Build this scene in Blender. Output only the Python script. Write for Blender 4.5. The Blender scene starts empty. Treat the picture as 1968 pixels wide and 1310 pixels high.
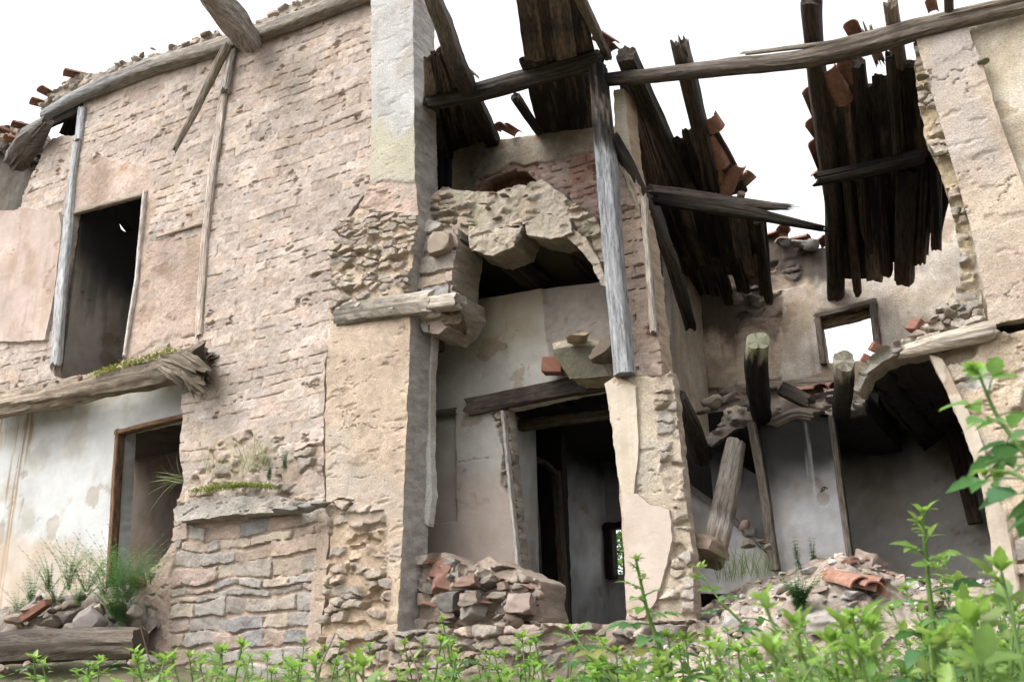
import bpy, bmesh, math, random
import numpy as np
from math import radians, sin, cos, pi
from mathutils import Matrix, Vector

SC = bpy.context.scene
COL = SC.collection
rnd = random.Random(7)

# ------------------------------------------------------------------ camera
F = 2000.0                     # focal length in photo pixels (photo 1968 wide)
PITCH, YAW, ROLL, DIST = radians(19.8), radians(29.3), radians(1.0), 8.0
fh = np.array([-sin(YAW), cos(YAW), 0.0]); r0 = np.array([cos(YAW), sin(YAW), 0.0]); zz = np.array([0, 0, 1.0])
FW = fh*cos(PITCH) + zz*sin(PITCH); u0 = -fh*sin(PITCH) + zz*cos(PITCH)
RT = r0*cos(ROLL) - u0*sin(ROLL); UP = u0*cos(ROLL) + r0*sin(ROLL)
CP = np.array([0, -DIST, 0.0])
cam = bpy.data.cameras.new('camera'); camo = bpy.data.objects.new('camera', cam); COL.objects.link(camo)
cam.sensor_width = 36; cam.lens = 36*F/1968; cam.clip_start = 0.05; cam.clip_end = 2000
m = Matrix.Identity(4)
for i in range(3):
    m[i][0] = RT[i]; m[i][1] = UP[i]; m[i][2] = -FW[i]; m[i][3] = CP[i]
camo.matrix_world = m
cam.dof.use_dof = True; cam.dof.focus_distance = 9.3; cam.dof.aperture_fstop = 7.0
SC.camera = camo

# ------------------------------------------------------------------ sky, sun, exposure
SUN_EL, SUN_AZ = radians(52), radians(215)       # azimuth measured clockwise from +Y
w = bpy.data.worlds.new("World"); SC.world = w; w.use_nodes = True
nt = w.node_tree; nt.nodes.clear()
sky = nt.nodes.new('ShaderNodeTexSky'); sky.sky_type = 'NISHITA'; sky.sun_disc = False
sky.sun_elevation = SUN_EL; sky.sun_rotation = SUN_AZ; sky.air_density = 1.0; sky.dust_density = 4.0; sky.ozone_density = 1.0
hs = nt.nodes.new('ShaderNodeHueSaturation'); hs.inputs['Saturation'].default_value = 0.07
bg = nt.nodes.new('ShaderNodeBackground'); bg.inputs['Strength'].default_value = 0.15
wo = nt.nodes.new('ShaderNodeOutputWorld')
nt.links.new(sky.outputs[0], hs.inputs['Color']); nt.links.new(hs.outputs[0], bg.inputs['Color']); nt.links.new(bg.outputs[0], wo.inputs['Surface'])
sun = bpy.data.lights.new('sun', 'SUN'); sun.energy = 0.5; sun.angle = radians(55); sun.color = (1.0, 0.95, 0.88)
so = bpy.data.objects.new('sun', sun); COL.objects.link(so)
sd = Vector((sin(SUN_AZ)*cos(SUN_EL), cos(SUN_AZ)*cos(SUN_EL), sin(SUN_EL)))
so.rotation_euler = sd.to_track_quat('Z', 'Y').to_euler(); so.location = (0, -20, 25)
SC.view_settings.view_transform = 'Standard'; SC.view_settings.look = 'None'
SC.view_settings.exposure = 1.74; SC.view_settings.gamma = 1.0

# ------------------------------------------------------------------ measuring helpers (photo pixel -> point on a real plane)
def ray(px, py): return FW + RT*((px-984)/F) + UP*((655-py)/F)
def P(px, py, Y):
    d = ray(px, py); return CP + d*((Y-CP[1])/d[1])
def Q(px, py, dep): return CP + ray(px, py)*dep
class Plane:
    def __init__(s, o, u, v, n): s.o, s.u, s.v, s.n = [np.array(a, float) for a in (o, u, v, n)]
    def hit(s, px, py):
        d = ray(px, py); return CP + d*(((s.o-CP)@s.n)/(d@s.n))
    def px(s, pts):
        a = np.array([s.hit(*p) for p in pts]) - s.o
        return np.stack([a@s.u, a@s.v], 1)
    def w(s, u, v, h=0): return s.o + np.outer(u, s.u) + np.outer(v, s.v) + np.outer(h, s.n)
def FY(Y): return Plane((0, Y, 0), (1, 0, 0), (0, 0, 1), (0, -1, 0))
def FX(X): return Plane((X, 0, 0), (0, 1, 0), (0, 0, 1), (1, 0, 0))
def P3(a, b, c):
    n = np.cross(b-a, c-a); n /= np.linalg.norm(n)
    if n[2] > 0: n = -n
    v = np.array([0, 1, 0.0]); v -= n*(v@n); v /= np.linalg.norm(v)
    return Plane(a, np.cross(v, n), v, n)          # normal looks down, v runs to the back

# ------------------------------------------------------------------ noise
_T = np.random.RandomState(3).rand(256, 256)
def vn(u, v, s=0):
    u = np.asarray(u, float)+s*17.13; v = np.asarray(v, float)+s*31.7
    i = np.floor(u).astype(int); j = np.floor(v).astype(int); a = u-i; b = v-j
    a = a*a*(3-2*a); b = b*b*(3-2*b)
    g = lambda x, y: _T[x & 255, y & 255]
    return (g(i, j)*(1-a)+g(i+1, j)*a)*(1-b) + (g(i, j+1)*(1-a)+g(i+1, j+1)*a)*b
def fbm(u, v, sc, o=4, s=0):
    t = 0; a = .5; n = 0; u = np.asarray(u)/sc; v = np.asarray(v)/sc
    for k in range(o):
        t = t + a*vn(u, v, s+k*3.3); n += a; a *= .5; u = u*2.03; v = v*2.03
    return t/n - .5                                 # about -.35 .. .35
def h2(i, j, s=0): return _T[(i*7+j*131+s*53) & 255, (j*29+i*3+s*97) & 255]
def ss(a, b, x): t = np.clip((x-a)/(b-a), 0, 1); return t*t*(3-2*t)
def worley(u, v, s=0):
    i = np.floor(u).astype(int); j = np.floor(v).astype(int)
    f1 = np.full(u.shape, 9.); f2 = f1.copy(); ii = np.zeros(u.shape, int); jj = ii.copy()
    for a in (-1, 0, 1):
        for b in (-1, 0, 1):
            x = i+a; y = j+b
            d = np.hypot(x+.12+.76*h2(x, y, s)-u, y+.12+.76*h2(x, y, s+5)-v)
            c = d < f1
            f2 = np.where(c, f1, np.minimum(f2, d)); f1 = np.where(c, d, f1)
            ii = np.where(c, x, ii); jj = np.where(c, y, jj)
    return f1, f2, ii, jj
def sdist(poly, u, v):
    poly = np.asarray(poly); x0, y0 = poly[:, 0], poly[:, 1]; x1, y1 = np.roll(x0, -1), np.roll(y0, -1)
    out = np.empty(len(u))
    for k in range(0, len(u), 20000):
        U = u[k:k+20000, None]; V = v[k:k+20000, None]
        dx, dy = x1-x0, y1-y0; t = np.clip(((U-x0)*dx+(V-y0)*dy)/(dx*dx+dy*dy+1e-12), 0, 1)
        d = np.sqrt(((U-x0-t*dx)**2+(V-y0-t*dy)**2).min(1))
        c = ((y0 > V) != (y1 > V)) & (U < (x1-x0)*(V-y0)/np.where(y1 == y0, 1e-9, y1-y0)+x0)
        out[k:k+20000] = np.where(c.sum(1) % 2 == 1, d, -d)
    return out
def inside(polys, u, v):
    r = np.zeros(len(u), bool)
    for poly in polys:
        x0, y0 = poly[:, 0], poly[:, 1]; x1, y1 = np.roll(x0, -1), np.roll(y0, -1)
        for k in range(0, len(u), 20000):
            U = u[k:k+20000, None]; V = v[k:k+20000, None]
            c = ((y0 > V) != (y1 > V)) & (U < (x1-x0)*(V-y0)/np.where(y1 == y0, 1e-9, y1-y0)+x0)
            r[k:k+20000] ^= (c.sum(1) % 2 == 1)
    return r
def roughen(poly, amp, sc=.12, seed=0, step=.03):
    out = []; n = len(poly)
    for i in range(n):
        a, b = poly[i], poly[(i+1) % n]; L = np.hypot(*(b-a)); k = max(1, int(L/step))
        for q in range(k): out.append(a+(b-a)*q/k)
    out = np.array(out); d = np.roll(out, -1, 0)-np.roll(out, 1, 0); d /= np.linalg.norm(d, axis=1)[:, None]+1e-9
    nr = np.stack([d[:, 1], -d[:, 0]], 1)
    return out + nr*(fbm(out[:, 0], out[:, 1], sc, 4, seed)*2*amp)[:, None]

# ------------------------------------------------------------------ object helpers
def tag(o, label=None, cat=None, group=None, kind=None):
    if label: o['label'] = label
    if cat: o['category'] = cat
    if group: o['group'] = group
    if kind: o['kind'] = kind
    return o
def mkmesh(name, V, polys, col=None, uvw=None, smooth=True, sharp=None):
    V = np.asarray(V, np.float32); me = bpy.data.meshes.new(name)
    fl = [np.asarray(f, np.int32) for f in polys if len(f)]
    me.vertices.add(len(V)); me.vertices.foreach_set('co', V.ravel())
    nl = sum(f.size for f in fl); nf = sum(len(f) for f in fl)
    me.loops.add(nl); me.polygons.add(nf)
    me.loops.foreach_set('vertex_index', np.concatenate([f.ravel() for f in fl]))
    tot = np.concatenate([np.full(len(f), f.shape[1], np.int32) for f in fl])
    me.polygons.foreach_set('loop_start', np.concatenate([[0], np.cumsum(tot)[:-1]]).astype(np.int32))
    me.update(calc_edges=True)
    if col is not None:
        a = me.attributes.new('Col', 'FLOAT_COLOR', 'POINT'); c = np.ones((len(V), 4), np.float32); c[:, :3] = np.clip(col, 0.004, 1); a.data.foreach_set('color', c.ravel())
    if uvw is not None:
        a = me.attributes.new('wuv', 'FLOAT_VECTOR', 'POINT'); a.data.foreach_set('vector', np.asarray(uvw, np.float32).ravel())
    me.polygons.foreach_set('use_smooth', np.full(nf, bool(smooth)))
    if sharp: me.set_sharp_from_angle(angle=radians(sharp))
    me.validate(); return me
def link(name, me, mat, parent=None):
    o = bpy.data.objects.new(name, me); COL.objects.link(o)
    if mat and not me.materials: me.materials.append(mat)
    if parent: o.parent = parent
    return o
def copy_tree(o):
    c = o.copy(); COL.objects.link(c)
    for ch in list(o.children):
        d = ch.copy(); COL.objects.link(d); d.parent = c
    return c

# ------------------------------------------------------------------ materials
def N(t, k, **kw):
    n = t.nodes.new(k)
    for a, b in kw.items(): setattr(n, a, b)
    return n
def mat(name, kind='stone'):
    M = bpy.data.materials.new(name); M.use_nodes = True; t = M.node_tree; b = t.nodes['Principled BSDF']; L = t.links.new
    b.inputs['Specular IOR Level'].default_value = .25
    at = N(t, 'ShaderNodeAttribute', attribute_name='Col'); tc = N(t, 'ShaderNodeTexCoord')
    mul = N(t, 'ShaderNodeMix', data_type='RGBA', blend_type='MULTIPLY'); mul.inputs[0].default_value = 1
    L(at.outputs['Color'], mul.inputs[6])
    def noise(sc, det, rough=.6, vec=None):
        n = N(t, 'ShaderNodeTexNoise'); n.inputs['Scale'].default_value = sc; n.inputs['Detail'].default_value = det; n.inputs['Roughness'].default_value = rough
        L(vec or tc.outputs['Object'], n.inputs['Vector']); return n
    def ramp(src, a, b_, lo, hi):
        r = N(t, 'ShaderNodeMapRange'); r.inputs[1].default_value = a; r.inputs[2].default_value = b_; r.inputs[3].default_value = lo; r.inputs[4].default_value = hi
        L(src, r.inputs[0]); return r.outputs[0]
    if kind in ('stone', 'rock', 'plaster'):
        n1 = noise(60, 8, .8); n2 = noise(2.2, 4)
        if kind == 'plaster': f = ramp(n1.outputs[0], .3, .7, .70, .80)
        else: f = ramp(n1.outputs[0], .36, .64, .55, .98)
        g = ramp(n2.outputs[0], .3, .7, .88, 1.12)
        mm = N(t, 'ShaderNodeMath', operation='MULTIPLY'); L(f, mm.inputs[0]); L(g, mm.inputs[1])
        src = mm.outputs[0]
        if kind == 'rock':
            oi = N(t, 'ShaderNodeObjectInfo'); rr = N(t, 'ShaderNodeValToRGB'); cr = rr.color_ramp
            cs = [(.36, .30, .245), (.41, .335, .265), (.34, .31, .275), (.43, .325, .265), (.24, .22, .20), (.50, .43, .36), (.34, .19, .14), (.38, .325, .27)]
            while len(cr.elements) < len(cs): cr.elements.new(.5)
            for i, c in enumerate(cs): cr.elements[i].position = i/len(cs); cr.elements[i].color = (*c, 1)
            cr.interpolation = 'CONSTANT'; L(oi.outputs['Random'], rr.inputs[0]); L(rr.outputs[0], mul.inputs[6])
        L(src, mul.inputs[7]); L(mul.outputs[2], b.inputs['Base Color']); b.inputs['Roughness'].default_value = .95
        bp = N(t, 'ShaderNodeBump'); bp.inputs['Strength'].default_value = .3 if kind == 'plaster' else .95; bp.inputs['Distance'].default_value = .014
        L(noise(70 if kind != 'plaster' else 40, 6, .7).outputs[0], bp.inputs['Height']); L(bp.outputs[0], b.inputs['Normal'])
    elif kind == 'wood':
        wa = N(t, 'ShaderNodeAttribute', attribute_name='wuv'); mp = N(t, 'ShaderNodeMapping'); mp.inputs['Scale'].default_value = (1, .11, 1); L(wa.outputs['Vector'], mp.inputs['Vector'])
        n1 = noise(62, 6, .7, mp.outputs[0]); n2 = noise(14, 4, .65, mp.outputs[0])
        f = ramp(n1.outputs[0], .34, .58, .42, 1.22); g = ramp(n2.outputs[0], .3, .7, .66, 1.15); b.inputs['Specular IOR Level'].default_value = .12
        mm = N(t, 'ShaderNodeMath', operation='MULTIPLY'); L(f, mm.inputs[0]); L(g, mm.inputs[1]); L(mm.outputs[0], mul.inputs[7])
        L(mul.outputs[2], b.inputs['Base Color']); b.inputs['Roughness'].default_value = .8
        bp = N(t, 'ShaderNodeBump'); bp.inputs['Strength'].default_value = .9; bp.inputs['Distance'].default_value = .01
        L(n1.outputs[0], bp.inputs['Height']); L(bp.outputs[0], b.inputs['Normal'])
    elif kind == 'clay':
        n1 = noise(22, 5, .65); f = ramp(n1.outputs[0], .3, .7, .6, 1.3); oi = N(t, 'ShaderNodeObjectInfo'); g = ramp(oi.outputs['Random'], 0, 1, .75, 1.2)
        mm = N(t, 'ShaderNodeMath', operation='MULTIPLY'); L(f, mm.inputs[0]); L(g, mm.inputs[1]); L(mm.outputs[0], mul.inputs[7])
        L(mul.outputs[2], b.inputs['Base Color']); b.inputs['Roughness'].default_value = .85
    elif kind == 'leaf':
        n1 = noise(30, 3); f = ramp(n1.outputs[0], .3, .7, .85, 1.15); L(f, mul.inputs[7])
        L(mul.outputs[2], b.inputs['Base Color']); b.inputs['Roughness'].default_value = .42; b.inputs['Specular IOR Level'].default_value = .5
        tr = N(t, 'ShaderNodeBsdfTranslucent'); L(mul.outputs[2], tr.inputs['Color']); mx = N(t, 'ShaderNodeMixShader'); mx.inputs[0].default_value = .5
        L(b.outputs[0], mx.inputs[1]); L(tr.outputs[0], mx.inputs[2]); L(mx.outputs[0], t.nodes['Material Output'].inputs['Surface'])
    return M
M_ST, M_PL, M_RK, M_WD, M_CL, M_LF = mat('masonry'), mat('plaster', 'plaster'), mat('rubble', 'rock'), mat('timber', 'wood'), mat('clay', 'clay'), mat('foliage', 'leaf')

# ------------------------------------------------------------------ masonry sheet with real relief and thickness
def wall(name, poly, pl, thick, style, res=.02, holes=(), rag=.0, rsc=.12, seed=0, material=None, parent=None, rimn=.02, rimcol=None, uv=False, rimseg=.05):
    A = np.asarray(poly, float) if uv else pl.px(poly)
    polys = [roughen(A, rag, rsc, seed)] + [roughen(np.asarray(h, float) if uv else pl.px(h), min(rag, .012), rsc, seed+9) for h in holes]
    lo = A.min(0)-.06; hi = A.max(0)+.06
    nu, nv = int((hi[0]-lo[0])/res)+2, int((hi[1]-lo[1])/res)+2
    gu, gv = np.meshgrid(lo[0]+np.arange(nu)*res, lo[1]+np.arange(nv)*res, indexing='ij')
    cu = gu[:-1, :-1].ravel()+res/2; cv = gv[:-1, :-1].ravel()+res/2
    ins = inside(polys, cu, cv).reshape(nu-1, nv-1)
    idx = np.arange(nu*nv).reshape(nu, nv)
    q = np.stack([idx[:-1, :-1], idx[1:, :-1], idx[1:, 1:], idx[:-1, 1:]], -1)[ins]
    used = np.unique(q); re = np.full(nu*nv, -1); re[used] = np.arange(len(used)); q = re[q]
    u = gu.ravel()[used].copy(); v = gv.ravel()[used].copy()
    e = np.concatenate([q[:, [0, 1]], q[:, [1, 2]], q[:, [2, 3]], q[:, [3, 0]]])
    key = {}
    es = np.sort(e, 1); kk = es[:, 0].astype(np.int64)*10**7+es[:, 1]
    uq, inv, cnt = np.unique(kk, return_inverse=True, return_counts=True)
    be = e[cnt[inv] == 1]; bv = np.unique(be)
    # pull the border onto the outline
    allp0 = np.concatenate(polys); allp1 = np.concatenate([np.roll(p, -1, 0) for p in polys])
    for k in range(0, len(bv), 2000):
        b = bv[k:k+2000]; U = u[b][:, None]; V = v[b][:, None]
        dx = allp1[:, 0]-allp0[:, 0]; dy = allp1[:, 1]-allp0[:, 1]
        t = np.clip(((U-allp0[:, 0])*dx+(V-allp0[:, 1])*dy)/(dx*dx+dy*dy+1e-12), 0, 1)
        X = allp0[:, 0]+t*dx; Y = allp0[:, 1]+t*dy; d = (U-X)**2+(V-Y)**2; j = d.argmin(1); ar = np.arange(len(b))
        ok = d[ar, j] < (1.5*res)**2
        u[b] = np.where(ok, X[ar, j], u[b]); v[b] = np.where(ok, Y[ar, j], v[b])
    h, c = style(pl, u, v); h = np.broadcast_to(h, u.shape).copy(); c = np.broadcast_to(c, (len(u), 3)).copy()
    # outward border normals
    nn = np.zeros((len(u), 2)); ed = np.stack([u[be[:, 1]]-u[be[:, 0]], v[be[:, 1]]-v[be[:, 0]]], 1); on = np.stack([ed[:, 1], -ed[:, 0]], 1)
    np.add.at(nn, be[:, 0], on); np.add.at(nn, be[:, 1], on); nn /= np.linalg.norm(nn, axis=1)[:, None]+1e-9
    front = pl.w(u, v, h); V = [front]; C = [c]; faces = [q]; base = len(u)
    n = len(bv); loc = np.full(len(u), -1); loc[bv] = np.arange(n); prev = bv.copy(); pe = be.copy()
    ns = max(1, int(round(thick/rimseg)))
    bu, bw, bh = u[bv], v[bv], h[bv]; off = base
    for k in range(1, ns+1):
        f = k/ns; dep = -thick*f; per = bu*1.3+bw*1.7
        d = fbm(per, dep+per*.5, .11, 4, seed+5)*2*rimn*(1 if k < ns else .5)
        U = bu+nn[bv, 0]*d; W = bw+nn[bv, 1]*d
        V.append(pl.w(U, W, np.full(n, dep)+bh*(1-f)*(.5 if k > 1 else .8)))
        rc = c[bv] if rimcol is None else np.asarray(rimcol)*(1+fbm(per, dep, .1, 3, seed+2)[:, None]*.7)
        C.append(rc)
        cur = off+loc
        a = pe if k == 1 else None
        if k == 1: faces.append(np.stack([be[:, 1], be[:, 0], cur[be[:, 0]], cur[be[:, 1]]], 1))
        else: faces.append(np.stack([cur[be[:, 1]]-n, cur[be[:, 0]]-n, cur[be[:, 0]], cur[be[:, 1]]], 1))
        off += n
    # back
    inn = np.ones(len(u), bool); inn[bv] = False; bi = np.full(len(u), -1); bi[inn] = off+np.arange(inn.sum()); bi[bv] = off-n+np.arange(n)
    V.append(pl.w(u[inn], v[inn], np.full(inn.sum(), -thick))); C.append(c[inn]*.9); faces.append(bi[q][:, ::-1])
    V = np.concatenate(V); C = np.concatenate(C)
    me = mkmesh(name, V, faces, C, smooth=True, sharp=62)
    return link(name, me, material or M_ST, parent)

def C3(c): return np.array(c, float)[None, :]
PINK, OCHRE, WHITE, GREY, TAN, SOOT = (.47, .388, .33), (.46, .38, .305), (.60, .585, .55), (.40, .375, .345), (.46, .37, .28), (.018, .017, .016)
STN = np.array([(.33, .30, .27), (.41, .335, .265), (.37, .29, .25), (.27, .255, .25), (.44, .375, .30), (.35, .31, .265), (.43, .335, .27), (.37, .34, .305)])
def mixc(a, b, t): t = np.asarray(t)[..., None] if np.ndim(t) else t; return a*(1-t)+b*t
def cvar(col, u, v, s=0, a=.25, b=.2):
    return C3(col)*(1+fbm(u, v, .5, 4, s)[:, None]*a*2+fbm(u, v, .06, 3, s+1)[:, None]*b*2)
def s_brick(u, v, s=0, ch=.118, bl=.34, col=PINK, dep=.017, gate=.015):
    uw = u+fbm(u, v, .5, 2, s)*.12; vw = v+fbm(u, v, .7, 3, s+1)*.10+fbm(u, v, .12, 2, s+7)*.02
    row = np.floor(vw/ch).astype(int); fr = vw/ch-row
    x = uw/bl+(row % 2)*.5+.35*h2(row, row*0, s); cx = np.floor(x).astype(int); fc = x-cx
    dv = np.minimum(fr, 1-fr)*ch; du = np.minimum(fc, 1-fc)*bl; r = h2(cx, row, s)
    g1 = ss(.0, .14, fbm(u*.8, v*3, .3, 5, s+2)+gate+.05); g2 = ss(.07, .2, fbm(u*2, v, .22, 4, s+3)+gate)
    wv = .002+.011*ss(-.05, .3, fbm(u, v, .13, 4, s+4))
    gr = np.maximum(g1*(1-ss(wv*.4, wv*1.5, dv)), g2*.8*(1-ss(.004, .016, du)))
    f1, f2, ii, jj = worley(u/.17, v/.14, s+3); pr = h2(ii, jj, s+8)
    pit = np.where(pr > .93, 1-ss(.10, .22, f1*.75+fbm(u, v*2.4, .06, 3, s)*.9), 0)
    ero = ss(.05, .2, fbm(u, v, .45, 3, s+12))
    h = (r-.5)*.014+fbm(u, v, .6, 3, s+5)*.035+fbm(u, v, .09, 5, s+6)*(.012+.016*ero)+fbm(u, v, .03, 3, s+9)*.012-gr*dep-pit*.028
    rb = h2(cx, row, s+31); c = cvar(col, u, v, s, .2, .25)*(1+(r-.5)[:, None]*.24)*(1+(rb-.5)[:, None]*np.array([[.02, -.06, -.14]]))
    c = mixc(c, C3((.37, .325, .285)), .5*ss(.04, .25, fbm(u, v, .30, 6, s+15)))      # grey weathering
    c = mixc(c, C3((.42, .30, .21)), .6*np.maximum(gr, pit*.8))                    # ochre clay in the joints
    return h, c
def s_plaster(u, v, s=0, col=WHITE, rough=.5, a=.1, st=.0, stc=(.32, .22, .13)):
    h = fbm(u, v, .8, 3, s)*.03+fbm(u, v, .12, 3, s+1)*.008*rough+fbm(u, v, .03, 3, s+3)*.007*rough
    c = cvar(col, u, v, s, a*1.6, a*.8)
    ck = np.abs(fbm(u*1.1, v*.8, .8, 5, s+21)); h = h-.012*(1-ss(.0, .0035, ck))*ss(.02, .1, fbm(u, v, .9, 2, s+22))
    fl = ss(.205, .22, fbm(u, v, .35, 5, s+24)); h = h-.007*fl; c = mixc(c, c*np.array([.80, .73, .66]), fl); c = mixc(c, c*np.array([.84, .80, .74]), ss(.0, .2, fbm(u, v, .4, 5, s+26)))
    if st: c = mixc(c, C3(stc), st*ss(.02, .25, fbm(u*7, v*.55, .5, 4, s+4)+fbm(u, v, .8, 2, s+6)*.5))
    return h, c
def s_render(u, v, s=0, col=OCHRE, amp=1.0):          # coarse worn lime render
    h = fbm(u, v, .6, 3, s)*.05*amp+fbm(u, v, .09, 5, s+1)*.011*amp+fbm(u, v, .03, 3, s+3)*.010*amp+np.maximum(fbm(u, v*1.3, .3, 5, s+21)-.06, 0)*.10*amp
    c = cvar(col, u, v, s, .25, .2)
    c = mixc(c, C3((.40, .36, .31)), .6*ss(.03, .2, fbm(u, v, .5, 5, s+7)))
    pt = ss(.16, .22, fbm(u*.6, v*1.7, .10, 4, s+11)); h = h-pt*.016*amp
    ck = np.abs(fbm(u*.7, v*1.4, .35, 5, s+13)); pt2 = (1-ss(.0, .007, ck))*ss(.03, .12, fbm(u, v, .4, 3, s+14)); h = h-.02*pt2
    return h, c
def s_rubble(u, v, s=0, su=.17, sv=.085, dep=.05, mort=(.44, .36, .285), miss=.22, tint=(.42, .35, .28)):
    su, sv = su*1.15, sv*.85
    uw = u+fbm(u, v, .15, 3, s)*.1; vw = v+fbm(u, v, .15, 3, s+1)*.08
    f1, f2, ii, jj = worley(uw/su, vw/sv, s); r = h2(ii, jj, s+2); r2 = h2(ii, jj, s+3); r3 = h2(ii, jj, s+4)
    e = (f2-f1)+fbm(u, v, .05, 3, s+15)*.25; st = ss(.06, .2, e)*np.where(r < miss, 0, 1)*ss(-.16, -.02, fbm(u, v, .3, 4, s+16)+.06)
    fu = uw/su-ii; fv = vw/sv-jj
    h = st*(.3+.7*r2)*dep+(fu*(r3-.5)*.04+fv*(r-.6)*.032)*st+fbm(u, v, .05, 4, s+5)*.026+fbm(u, v, .4, 3, s+6)*.06-np.where(r < miss*.4, .05, 0)*ss(.0, .3, e)
    sc = STN[(r2*7.99).astype(int)]*(1+(r3-.5)[:, None]*.4)*(1+fbm(u, v, .06, 3, s+8)[:, None]*.7)
    if tint is not None: sc = mixc(sc, C3(tint), .45)
    c = mixc(cvar(mort, u, v, s+9, .2, .25), sc, ss(.3, .7, st))
    return h, c
def s_course(u, v, s=0, hr=(.08, .19), wr=(.16, .6), dep=.035, mort=(.42, .33, .265)):
    R = random.Random(int(s)+50); lo, hi = v.min()-.4, v.max()+.4; rows = [lo]
    while rows[-1] < hi: rows.append(rows[-1]+R.uniform(*hr))
    vw = v+fbm(u, v, .45, 3, s)*.13; uw = u+fbm(u, v, .16, 4, s+1)*.07
    r_off = 7; k = np.clip(np.searchsorted(rows, vw)-1, 0, len(rows)-2); rows = np.array(rows); dv = np.minimum(vw-rows[k], rows[k+1]-vw)
    du = np.zeros_like(u); sid = np.zeros(len(u), int); fx = np.zeros_like(u)
    for r in range(len(rows)-1):
        q = k == r
        if not q.any(): continue
        xs = [u.min()-R.uniform(.3, .8)]
        while xs[-1] < u.max()+.5: xs.append(xs[-1]+R.uniform(*wr)*(1.25 if rows[r+1]-rows[r] > .13 else .9))
        xs = np.array(xs); j = np.clip(np.searchsorted(xs, uw[q])-1, 0, len(xs)-2)
        du[q] = np.minimum(uw[q]-xs[j], xs[j+1]-uw[q]); sid[q] = j+r*61; fx[q] = (uw[q]-xs[j])/(xs[j+1]-xs[j])-.5
    j1 = h2(sid+r_off, sid*3, s+5); j2 = h2(sid+r_off, sid*5, s+6); j3 = h2(sid+r_off, sid*11, s+7)-.5; dv = np.minimum(vw-rows[k]-.022*j1-fx*j3*.035, rows[k+1]-vw-.026*j2+fx*j3*.03)
    d = -np.log(np.exp(-dv/.006)+np.exp(-du/.006))*.006+fbm(u, v, .07, 4, s+2)*.03
    r1, r2, r3 = h2(sid, sid*3, s), h2(sid, sid*5, s+1), h2(sid, sid*7, s+2)
    st = ss(-.001, .008, d)
    h = st*dep*(.25+1.0*r1)+fx*(r2-.5)*.07*st+np.abs(fbm(u*.7, v, .12, 4, s+3))*.045*st+fbm(u, v, .025, 2, s+4)*.007
    sc = STN[(r3*7.99).astype(int)]*(1+(r1-.5)[:, None]*.3)*(1+fbm(u*.6, v, .08, 4, s+8)[:, None]*.8)
    c = mixc(cvar(mort, u, v, s+9, .2, .3), sc, ss(.2, .8, st))
    return h, c
def msk(pl, poly, u, v, soft=.02, nz=.08, s=0, sc=.25):
    return ss(-soft, soft, sdist(pl.px(poly), u, v)+fbm(u, v, sc, 5, s)*2*nz)
def over(a, b, m):                                   # b laid over a where m = 1
    return a[0]*(1-m)+b[0]*m, mixc(a[1], b[1], m)
def flat(col, s=0, rough=.6, a=.12):
    return lambda pl, u, v: s_plaster(u, v, s, col, rough, a)

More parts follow.
